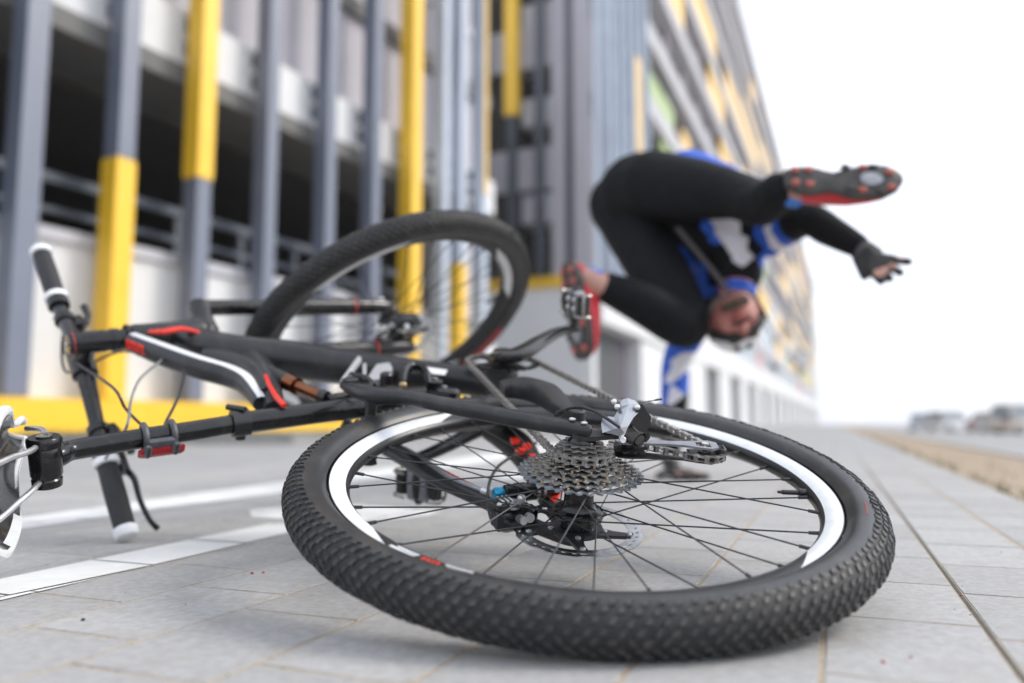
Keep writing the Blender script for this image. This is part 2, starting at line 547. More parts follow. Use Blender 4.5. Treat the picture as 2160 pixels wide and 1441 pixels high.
# lane lines going on over the far paving
b = MB()
for L in ([(2.6, -1.12), (2.6, -1.01), (5.0, -1.22), (5.0, -1.35)], [(3.6, -1.86), (3.6, -1.60), (14, -2.9), (14, -3.2)]):
    b.add([uv(p[0], p[1], 0.0016) for p in L], [[0, 1, 2, 3]])
o = b.build('lane_line', M['lane_paint'], pavement, fix=False)
for p in o.data.polygons:
    if p.normal.z < 0: p.flip()

# verge to the right, falling gently to the road
def strip(name, v0, z0, v1, z1, m, nu=60, nv=8, amp=0.0, u0=-6, u1=200):
    b = MB()
    rng = random.Random(len(name))
    vs = []
    for i in range(nu + 1):
        t = i / nu
        u = u0 + (u1 - u0) * t ** 2
        for j in range(nv + 1):
            s = j / nv
            vs.append(uv(u, v0 + (v1 - v0) * s + (rng.uniform(-amp, amp) * .6 if j == 0 else 0), z0 + (z1 - z0) * s + (rng.uniform(-amp, amp) if 0 < j < nv else 0)))
    fs = [[i * (nv + 1) + j, i * (nv + 1) + j + 1, (i + 1) * (nv + 1) + j + 1, (i + 1) * (nv + 1) + j] for i in range(nu) for j in range(nv)]
    b.add(vs, fs)
    o = b.build(name, m, fix=False)
    for p in o.data.polygons:
        if p.normal.z < 0: p.flip()
    return tag(o, kind='structure')
strip('verge', VR + 0.001, -0.004, 3.1, -0.44, M['verge'], 90, 10, 0.012)
strip('road', 3.3, -0.45, 16.0, -0.45, M['road'], 10, 2)
b = MB()
b.prism([uv(-6, 3.1, -0.6), uv(-6, 3.3, -0.6), uv(200, 3.3, -0.6), uv(200, 3.1, -0.6)], (0, 0, 0.21))
tag(b.build('kerb', M['kerb']), kind='structure')
strip('far_lawn', 16.0, -0.44, 120.0, -0.3, M['verge'], 10, 3)
# tufts of grass along the verge edge
bm = MB()
rng = random.Random(5)
for k in range(420):
    u = 0.8 + rng.random() ** 2 * 16
    v = VR + abs(rng.gauss(0, 0.06)) + (rng.random() * 1.6 if rng.random() < 0.4 else 0)
    h, a = rng.uniform(0.015, 0.05), rng.random() * 6.28
    p = uv(u, v, -0.006 - (v - VR) * 0.16)
    d = V((math.cos(a), math.sin(a), 0)) * 0.004
    tip = p + V((rng.uniform(-.02, .02), rng.uniform(-.02, .02), h))
    bm.add([p - d, p + d, tip], [[0, 1, 2]])
tag(bm.build('grass_tufts', M['grass'], fix=False), 'short sparse grass tufts along the edge of the brown verge', 'grass', kind='stuff')

# gravel strip with a thin line of grass in front of the garage wall
b = MB()
b.prism([(-16, 6.95, -0.3), (-2.0, 7.4, -0.3), (1.5, 15.0, -0.3), (4, 30, -0.3), (-16, 30, -0.3)], (0, 0, 0.395))
tag(b.build('gravel_strip', M['verge_path']), kind='structure')
bm = MB()
for k in range(2600):
    t = rng.random()
    if t < 0.55:
        p = V((-8 + 6 * t / 0.55, 0, 0)); p.y = 6.95 + (p.x + 16) * 0.0321
    else:
        s = (t - 0.55) / 0.45
        p = V((-2.0 + 3.5 * s, 7.4 + 7.6 * s, 0))
    p.y += 0.05 + abs(rng.gauss(0, 0.2)); p.z = 0.094
    a, h = rng.random() * 6.28, rng.uniform(0.015, 0.05)
    d = V((math.cos(a), math.sin(a), 0)) * 0.008
    bm.add([p - d, p + d, p + V((rng.uniform(-.03, .03), rng.uniform(-.03, .03), h))], [[0, 1, 2]])
tag(bm.build('grass_line', M['grass'], fix=False), 'thin line of grass in front of the garage wall', 'grass', kind='stuff')

# crumbs of brick and small stones on the pavement
bm = MB()
def crumb(u, v, s, mi):
    c = uv(u, v, s * 0.45)
    r = random.Random(int(u * 9999))
    bm.ball(c, s, 6, 4, mi, (r.uniform(.6, 1.2), r.uniform(.6, 1.2), r.uniform(.5, .8)))
for k in range(170):
    u, row = random.uniform(0.5, 2.6), random.randrange(-1, 12)
    if random.random() < 0.75:
        v = 0.125 - ROW * row + random.gauss(0, 0.002)
    else:
        v = random.uniform(-1.6, 0.4)
    crumb(u, v, random.uniform(0.0006, 0.0016), random.choice((0, 1, 2, 2, 2, 3)))
for u, v, s, mi in ((0.735, 0.03, .0034, 0), (0.76, 0.052, .002, 0), (0.585, -0.165, .0032, 1), (0.60, -0.012, .003, 0), (0.62, -0.017, .003, 2), (0.61, -0.013, .0025, 0), (0.56, 0.02, .0035, 2), (0.50, -0.33, .0028, 0), (0.86, -0.70, .0036, 0), (0.87, -0.69, .003, 0), (0.60, -0.69, .0034, 3)):
    crumb(u, v, s * .75, mi)
M['brick_crumb'] = mat('brick_crumb', (0.34, 0.10, 0.06), 0.9, var=0.3, scale=300)
M['stone_pale'] = mat('pale_stone', (0.6, 0.58, 0.54), 0.85, var=0.1, scale=200)
M['stone_tan'] = mat('tan_stone', (0.38, 0.28, 0.18), 0.9, var=0.2, scale=200)
M['stone_dark'] = mat('dark_stone', (0.03, 0.03, 0.03), 0.8, var=0.2, scale=200)
tag(bm.build('brick_crumbs', [M['brick_crumb'], M['stone_pale'], M['stone_tan'], M['stone_dark']]), 'scattered crumbs of red brick and pale grit on the paving', 'grit', kind='stuff')

# ------------------------------------------------------------------ parking garage on the left
GO, GD, GN = V((-4.13, 9.0, 0)), V((0.456, 0.890, 0)), V((0.890, -0.456, 0))
ZU = V((0, 0, 1))
GAX = [GD, GN, ZU]
def gp(t, d=0.0, z=0.0):                    # along the facade, out from it, up
    return GO + GD * t + GN * d + ZU * z
def gbox(b, t0, t1, d0, d1, z0, z1, mi=0, ch=0.0):
    b.box(gp((t0 + t1) / 2, (d0 + d1) / 2, (z0 + z1) / 2), t1 - t0, d1 - d0, z1 - z0, GAX, mi, ch)
garage = tag(empty('parking_garage', gp(3, 0, 0.09)), 'open parking garage with grey and yellow vertical posts over a yellow plinth', 'garage')
_ginv = Matrix.Translation(-garage.location)
def part(b, name, m, root, angle=38, label=None):
    o = b.build(name, m, root, angle)
    o.data.transform(Matrix.Translation(-root.location))
    if label: o['label'] = label
    return o
T0, T1 = -5.0, 8.25
b = MB(); gbox(b, T0, T1, -0.30, 0.42, 0.02, 0.43, 0, 0.012); part(b, 'plinth', M['yellow'], garage)
b = MB(); gbox(b, T0, T1, -0.30, 0.0, 0.43, 2.02); part(b, 'wall', M['wall_white'], garage)
b = MB(); gbox(b, T0, T1, -0.36, 0.05, 2.02, 2.16, 0, 0.01); part(b, 'ledge', M['wall_pale'], garage)
b = MB(); gbox(b, T0, T1, -8.0, -0.003, 4.5, 5.17); part(b, 'floor_slab', M['wall_white'], garage)
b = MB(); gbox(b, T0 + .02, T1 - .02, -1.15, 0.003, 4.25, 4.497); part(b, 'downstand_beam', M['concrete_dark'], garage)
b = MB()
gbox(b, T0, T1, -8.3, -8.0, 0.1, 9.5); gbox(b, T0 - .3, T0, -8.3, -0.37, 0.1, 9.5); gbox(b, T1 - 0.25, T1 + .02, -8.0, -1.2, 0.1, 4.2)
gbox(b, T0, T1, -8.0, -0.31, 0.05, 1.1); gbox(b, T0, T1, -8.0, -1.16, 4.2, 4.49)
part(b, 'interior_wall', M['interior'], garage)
b = MB(); gbox(b, T1 - 1.6, T1, -1.0, -0.32, 2.2, 4.24); part(b, 'pier', M['wall_pale'], garage)
b = MB(); gbox(b, T0, T1, -0.42, -0.20, 5.17, 6.75); part(b, 'upper_wall', M['lilac'], garage)
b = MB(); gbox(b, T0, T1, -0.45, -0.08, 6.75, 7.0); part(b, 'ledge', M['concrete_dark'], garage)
for tt in (-4.2, -1.4, 1.4, 3.62, 6.0):
    b = MB(); gbox(b, tt, tt + 1.7, -0.40, -0.26, 7.0, 9.5); part(b, 'upper_wall', M['lilac'], garage)
b = MB(); gbox(b, T0, T1, -8.0, -0.1, 9.5, 11.5); part(b, 'upper_wall', M['lilac'], garage)
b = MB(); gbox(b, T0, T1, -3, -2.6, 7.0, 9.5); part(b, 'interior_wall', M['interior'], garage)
b = MB(); gbox(b, 2.2, T1, -0.30, -0.22, 8.1, 8.32); part(b, 'railing', M['wall_pale'], garage)
# railing of the ground floor deck
RR = [b for b in ()]
for z0, z1 in ((2.68, 2.78), (2.36, 2.42)):
    b = MB(); gbox(b, T0, T1 - 1.62, -0.24, -0.16, z0, z1); part(b, 'handrail', M['rail'], garage)
tb = -4.6
while tb < T1 - 1.7:
    b = MB(); gbox(b, tb, tb + 0.075, -0.235, -0.165, 2.16, 2.66); part(b, 'railing_post', M['rail'], garage)
    tb += 1.02
# vertical posts
posts = [(-3.6, .21, 'g', None), (-2.6, .21, 'g', None), (-1.61, .23, 'g', None), (-0.60, .21, 'gy', 2.98), (0.44, .21, 'yg', 3.05), (1.52, .2, 'g', None), (2.69, .2, 'g', None), (3.77, .2, 'g', None), (4.84, .22, 'y', None), (5.80, .2, 'g', None), (6.40, .2, 'gy', 3.1), (7.21, .22, 'w', None)]
for t, w, kind, zs in posts:
    b = MB()
    d0, d1 = 0.12, 0.36
    if kind == 'g': gbox(b, t - w / 2, t + w / 2, d0, d1, 0.434, 11.8, 2 if t > 5 else 0, 0.008)  # far posts get a lighter colour that stands in for sky reflection
    elif kind == 'w':
        gbox(b, t - w / 2, t + w / 2, d0, d1, 0.434, 11.8, 2, 0.008)
        gbox(b, t - .05, t + .05, d1 + .002, d1 + 0.03, 4.6, 11.8, 3)
    elif kind == 'y': gbox(b, t - w / 2 - .03, t + w / 2 + .03, d0 - .02, d1 + .02, 0.434, 11.8, 1, 0.008)
    elif kind == 'gy':
        gbox(b, t - w / 2, t + w / 2, d0, d1, zs + .002, 11.8, 2 if t > 5 else 0, 0.008)  # sky reflection on the far post painted as lighter cladding
        gbox(b, t - w / 2 - .015, t + w / 2 + .015, d0 - .012, d1 + .012, 0.434, zs, 1, 0.01)
    elif kind == 'yg':
        gbox(b, t - w / 2, t + w / 2, d0, d1, 0.434, zs - .002, 0, 0.008)
        gbox(b, t - w / 2 - .015, t + w / 2 + .015, d0 - .012, d1 + .012, zs, 11.8, 1, 0.01)
    lab = {'g': None, 'w': 'pale post with a cream strip', 'y': 'post clad in yellow from top to bottom', 'gy': 'grey post with a yellow lower sleeve', 'yg': 'grey post with a yellow upper sleeve'}[kind]
    part(b, 'post', [M['post_grey'], M['yellow'], M['fin_blue'], M['yellow_pale']], garage, label=lab)
    for zb in (4.62, 4.92):
        b = MB(); gbox(b, t - .06, t + .06, -0.01, d0 + .01, zb, zb + 0.17); part(b, 'bracket', M['rail'], garage)

# ------------------------------------------------------------------ long tall block beyond, with a return wall
BO, BD, BN = V((2.2, 22.0, 0)), V((0.386, 0.9225, 0)), V((0.9225, -0.386, 0))
BAX = [BD, BN, ZU]
def bp(t, d=0.0, z=0.0): return BO + BD * t + BN * d + ZU * z
def bbox(b, t0, t1, d0, d1, z0, z1, mi=0, ch=0.0):
    b.box(bp((t0 + t1) / 2, (d0 + d1) / 2, (z0 + z1) / 2), t1 - t0, d1 - d0, z1 - z0, BAX, mi, ch)
block = tag(empty('tall_building', bp(80, -6, 0)), 'long tall building with white floor bands and coloured panels running into the distance', 'building')
TE = 172.0
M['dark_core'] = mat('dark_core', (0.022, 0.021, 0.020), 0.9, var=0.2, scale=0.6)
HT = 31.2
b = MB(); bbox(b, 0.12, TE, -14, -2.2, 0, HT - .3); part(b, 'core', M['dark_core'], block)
b = MB(); bbox(b, 0.1, TE, -13.9, 0.1, HT - .3, HT); part(b, 'roof', M['lilac'], block)
levels = [3.0 + 2.9 * k for k in range(10)]
b = MB(); bbox(b, 0.05, 9.0, -2.1, 0.3, 2.95, 3.65, 0, .02); part(b, 'floor_band', M['wall_white'], block)
b = MB(); bbox(b, 9.02, TE, -2.1, 0.25, 2.95, 4.35, 0, .02); part(b, 'floor_band', M['wall_white'], block)
for z in levels[1:]:
    b = MB(); bbox(b, 0.05, TE, -2.1, 0.0, z, z + 0.85, 0, .02); part(b, 'floor_band', M['wall_pale'], block)
rng = random.Random(21)
PB = 4.0
npan = 0
t = 4.9
cols = {'yellow': 'yellow_pale', 'red': 'red_panel', 'green': 'green', 'teal': 'teal', 'grey': 'lilac', 'blue': 'fin_blue'}
k = 0
meshes = {}
while t < TE - 1:
    b = MB(); bbox(b, t, t + 0.30, -0.75, -0.40, 4.36 if t > 9 else 3.66, HT - .31); part(b, 'column', M['lilac'], block)
    t += PB
for li, z in enumerate(levels):
    z0 = z + (.85 if li else 1.36)
    z1 = (levels[li + 1] if li + 1 < len(levels) else HT - .3) - .01
    t = 4.9 if li != 2 else 5.2
    while t < TE - 3:
        run = rng.choice((2.0, 3.0, 4.4, 6.0, 8.0)) * (1 if t < 40 else 1.7)
        run = min(run, TE - 1 - t)
        r = rng.random()
        if li == 0: c = 'teal' if r < .72 else ('red' if r < .80 else 'grey')
        elif li <= 2: c = 'green' if r < .09 else 'teal' if r < .26 else 'yellow' if r < .60 else 'grey' if r < .70 else None
        else: c = 'yellow' if r < .44 else 'red' if r < .49 else 'green' if r < .52 else 'grey' if r < .53 else None
        if t < 5.3 and li in (3, 4): c = 'green' if li == 3 else None
        if c and npan < 280:
            b = MB(); bbox(b, t + .02, t + run - .02, -0.39 if c == 'teal' else -0.3, -0.14, z0 + .004, z0 + (z1 - z0) * (1 if c == 'teal' or rng.random() < .6 else .55)); part(b, 'window' if c == 'teal' else 'facade_panel', M[cols[c]], block)
            npan += 1
        t += run
# dark louvred opening in the first bay of the ground floor
b = MB(); bbox(b, 0.1, 4.8, -1.2, -0.9, 0.35, 2.94); part(b, 'recess', M['interior'], block)
for i in range(15):
    b = MB(); bbox(b, 0.12 + i * 0.312, 0.12 + i * 0.312 + 0.285, -0.35, -0.30, 0.36, 2.94); part(b, 'slat', M['slat_purple'] if i > 11 else M['slat'], block)
for i in range(19):
    b = MB(); bbox(b, 4.82 + 8.6 * i, 4.82 + 8.6 * i + 4.2, -0.6, 0.2, 0.0, 2.94); part(b, 'ground_pillar', M['wall_white'], block)
    for k in range(6):
        b = MB(); bbox(b, 9.03 + 8.6 * i + .73 * k, 9.03 + 8.6 * i + .73 * k + .70, -0.55, -0.48, 0.345, 2.94); part(b, 'shutter', M['slat'], block)
b = MB(); bbox(b, 0.05, TE, -0.88, -0.46, 0.0, 0.34); part(b, 'plinth', M['wall_pale'], block)
# vertical fins at the near end
for i in range(6):
    b = MB()
    bbox(b, 0.05 + i * 0.93, 0.05 + i * 0.93 + .14, 0.22, 0.62, 3.66, HT + .4, 0)
    part(b, 'fin', M['fin_blue'], block)
b = MB(); bbox(b, 0.2, 4.88, 0.02, 0.06, 3.66, HT); part(b, 'fin_backing', M['fin_blue'], block)
for z0, z1 in ((8.8, 11.9), (15.5, 18.4), (4.0, 5.2)):
    b = MB(); bbox(b, 2.90, 3.72, 0.5, 0.6, z0, z1); part(b, 'facade_panel', M['yellow_pale'], block)
# return wall facing the camera, between garage and block
RD, RN = V((-0.9225, 0.386, 0)), V((-0.386, -0.9225, 0))
RAX = [RD, RN, ZU]
def rbox(b, s0, s1, d0, d1, z0, z1, mi=0):
    c = BO + RD * ((s0 + s1) / 2) + RN * ((d0 + d1) / 2) + ZU * ((z0 + z1) / 2)
    b.box(c, s1 - s0, d1 - d0, z1 - z0, RAX, mi)
b = MB(); rbox(b, 0.0, 5.2, -0.4, 0.0, 0, 4.0); part(b, 'return_wall', M['wall_white'], block)
b = MB(); rbox(b, 0.02, 5.2, -0.4, 0.06, 4.0, 4.32); part(b, 'yellow_band', M['yellow'], block)
b = MB(); rbox(b, 0.0, 5.2, -2.4, -2.1, 4.3, 30); part(b, 'recess', M['interior'], block)
b = MB(); rbox(b, 0.0, 1.15, -0.4, 0.0, 4.32, 30); part(b, 'corner_pier', M['lilac'], block)
b = MB(); rbox(b, 0.50, 0.72, 0.002, 0.04, 4.32, 30); part(b, 'dark_strip', M['post_dark'], block)
z = 6.9
while z < 29:
    b = MB(); rbox(b, 1.15, 5.2, -2.1, -0.03, z, z + 1.25); part(b, 'spandrel', M['lilac'], block)
    z += 3.67
for s, yel in ((1.44, None), (2.30, (9.1, 30)), (3.2, None)):
    b = MB()
    if yel:
        rbox(b, s - .11, s + .11, .05, .3, 4.33, 9.1 - .002, 0); rbox(b, s - .2, s + .2, .03, .33, *yel, 1)
    else:
        rbox(b, s - .11, s + .11, .05, .3, 4.33, 30, 0)
    part(b, 'post', [M['post_dark'], M['yellow']], block, label='dark post with a yellow upper sleeve' if yel else None)

# ------------------------------------------------------------------ parked cars across the road and trees behind
M['glass_sky'] = mat('car_glass', (0.24, 0.27, 0.30), 0.12, var=0.1, scale=2)  # reflected sky is put into the light glass colour
M['car_tyre'] = mat('car_tyre', (0.02, 0.02, 0.02), 0.7, var=0.1, scale=20)
M['lamp'] = mat('headlamp', (0.7, 0.72, 0.75), 0.1, var=0.05, scale=20)
M['tail'] = mat('tail_lamp', (0.4, 0.02, 0.02), 0.2, var=0.05, scale=20)
def paintm(n, c): return mat(n, c, 0.25, var=0.03, scale=2, coat=0.6)
def car(px, py, ang, paint, label, tall=0.0, L=4.3):
    root = tag(empty('parked_car', (px, py, -0.45)), label, 'car', 'cars parked across the road')
    root.rotation_euler = (0, 0, ang)
    H1, H2 = 0.78 + tall * .3, 1.45 + tall
    sec = [(-L / 2, .32, .62, .80), (-L / 2 + .12, .24, .74, .84), (-L / 2 + .9, .20, H1 + .02, .87), (-.3, .18, H1 + .08, .88), (.9, .18, H1 + .06, .88), (L / 2 - .55, .22, H1 - .02, .86), (L / 2 - .1, .28, H1 - .12, .80), (L / 2, .36, H1 - .25, .72)]
    b = MB()
    vs, fs = [], []
    for x, z0, z1, w in sec:
        zm = z0 + (z1 - z0) * .55
        vs += [(x, -w * .9, z0), (x, -w, zm), (x, -w * .92, z1), (x, 0, z1 + .03), (x, w * .92, z1), (x, w, zm), (x, w * .9, z0)]
    for i in range(len(sec) - 1):
        for k in range(7):
            fs.append([i * 7 + k, i * 7 + (k + 1) % 7, (i + 1) * 7 + (k + 1) % 7, (i + 1) * 7 + k])
    fs += [list(range(6, -1, -1)), [(len(sec) - 1) * 7 + k for k in range(7)]]
    b.add(vs, fs); b.build('body', paint, root, 30)
    # greenhouse: glass with painted roof
    r0, r1 = (-L / 2 + .25, L / 2 - 1.15)
    q0, q1 = (r0 + (.35 if not tall else .15), r1 - .75)
    zb = H1 + .05
    b = MB()
    vs = [(r0, -.78, zb), (r1, -.78, zb), (r1, .78, zb), (r0, .78, zb), (q0, -.62, H2 - .06), (q1, -.62, H2 - .06), (q1, .62, H2 - .06), (q0, .62, H2 - .06)]
    b.add(vs, [[0, 1, 5, 4], [1, 2, 6, 5], [2, 3, 7, 6], [3, 0, 4, 7]]); b.build('window', M['glass_sky'], root)
    b = MB(); b.box(((q0 + q1) / 2, 0, H2 - .03), q1 - q0 + .1, 1.3, .07, None, 0, .03); b.build('roof', paint, root)
    for sgn in (-1, 1):
        for xa, xb in (((r0), q0), (r1, q1), ((r0 + r1) / 2 - .1, (q0 + q1) / 2)):
            b = MB(); b.cyl((xa, sgn * .785, zb), (xb, sgn * .63, H2 - .06), .045, 6); b.build('window_pillar', paint, root)
    for x in (-L / 2 + .8, L / 2 - .85):
        for sgn in (-1, 1):
            b = MB(); b.lathe([(.10, -.11), (.27, -.11), (.32, -.07), (.32, .07), (.27, .11), (.10, .11)], (x, sgn * .76, .32), (0, 1, 0), 20)
            wh = b.build('wheel', M['car_tyre'], root)
            b = MB(); b.lathe([(.0, .115), (.06, .125), (.2, .118), (.215, .10)], (x, sgn * .76, .32), (0, sgn, 0), 16); b.build('rim', M['silver'], wh)
    for sgn in (-1, 1):
        b = MB(); b.box((L / 2 - .09, sgn * .55, H1 - .17), .12, .3, .13, None, 0, .03); b.build('headlight', M['lamp'], root)
        b = MB(); b.box((-L / 2 + .06, sgn * .6, .66), .12, .22, .16, None, 0, .03); b.build('tail_light', M['tail'], root)
    return root
car(33.4, 66.0, math.radians(60), paintm('pale_blue_paint', (0.62, 0.67, 0.75)), 'pale silver blue car, leftmost of the cars parked across the road')
car(34.6, 63.8, math.radians(25), paintm('white_car_paint', (0.74, 0.75, 0.77)), 'white car with a rounded roof parked beside the dark red car', .12)
car(34.6, 59.0, math.radians(80), paintm('dark_red_paint', (0.40, 0.13, 0.13)), 'dark red car parked between the white car and the silver car')
car(34.2, 56.0, math.radians(20), paintm('silver_paint', (0.6, 0.62, 0.65)), 'low silver car parked between the dark red car and the tan van', -.12)
car(31.9, 50.0, math.radians(15), paintm('tan_paint', (0.56, 0.49, 0.41)), 'tan van with a white roof at the right edge of the view', .35, 4.8)
rt = [o for o in COL.objects if o.name.startswith('roof') and o.parent and 'tan van' in o.parent.get('label', '')][0]
rt.data.materials[0] = paintm('white_roof_paint', (0.76, 0.77, 0.78))
rt['label'] = 'white roof'

M['leaf'] = mat('leaves', (0.055, 0.085, 0.028), 0.7, col2=(0.10, 0.125, 0.05), scale=1.2)
M['bark'] = mat('bark', (0.09, 0.07, 0.05), 0.9, var=0.2, scale=6)
def tree(x, y, h, r, label, seed):
    rg = random.Random(seed)
    root = tag(empty('tree', (x, y, -0.45)), label, 'tree', 'trees behind the parked cars')
    b = MB()
    b.sweep([(0, 0, 0), (.05, 0, h * .4), (0, .1, h * .75)], [.16, .11, .05], 8)
    tips = []
    for k in range(7):
        a = k * 0.9 + rg.random()
        e = V((math.cos(a) * r * .7, math.sin(a) * r * .7, h * rg.uniform(.6, .92)))
        b.sweep([(0, 0, h * .35 + k * .05), tuple(e * .6 + V((0, 0, h * .22))), tuple(e)], [.06, .04, .015], 6)
        tips.append(e)
    b.build('trunk', M['bark'], root)
    b = MB()
    for k in range(2600):
        c = rg.choice(tips) if rg.random() < .75 else V((0, 0, h * .75))
        p = c + V((rg.gauss(0, 1), rg.gauss(0, 1), rg.gauss(0, .8))) * r * .34
        n = V((rg.gauss(0, 1), rg.gauss(0, 1), rg.gauss(0, 1))).normalized()
        s = rg.uniform(.06, .14)
        a = n.orthogonal() * s
        c2 = n.cross(a)
        b.add([p - a, p + c2 * .6, p + a, p - c2 * .6], [[0, 1, 2, 3]])
    b.build('crown', M['leaf'], root, fix=False)
tree(36.6, 53.0, 3.3, 1.5, 'low green tree behind the tan van, at the right edge', 3)
tree(45.5, 62.0, 4.6, 2.0, 'taller green tree far behind the parked cars', 4)

# thin bright air over the whole place
M['haze'] = bpy.data.materials.new('haze'); M['haze'].use_nodes = True
hn = M['haze'].node_tree; hn.nodes.clear()
ho = hn.nodes.new('ShaderNodeOutputMaterial'); hv = hn.nodes.new('ShaderNodeVolumePrincipled')
hv.inputs['Color'].default_value = (0.97, 0.97, 0.97, 1); hv.inputs['Density'].default_value = 0.0012; hv.inputs['Anisotropy'].default_value = 0.25
hn.links.new(hv.outputs[0], ho.inputs['Volume'])
b = MB(); b.box((20, 150, 19), 1040, 980, 41.3); hz = b.build('haze', M['haze']); tag(hz, 'thin pale haze over the street', 'haze', kind='stuff')

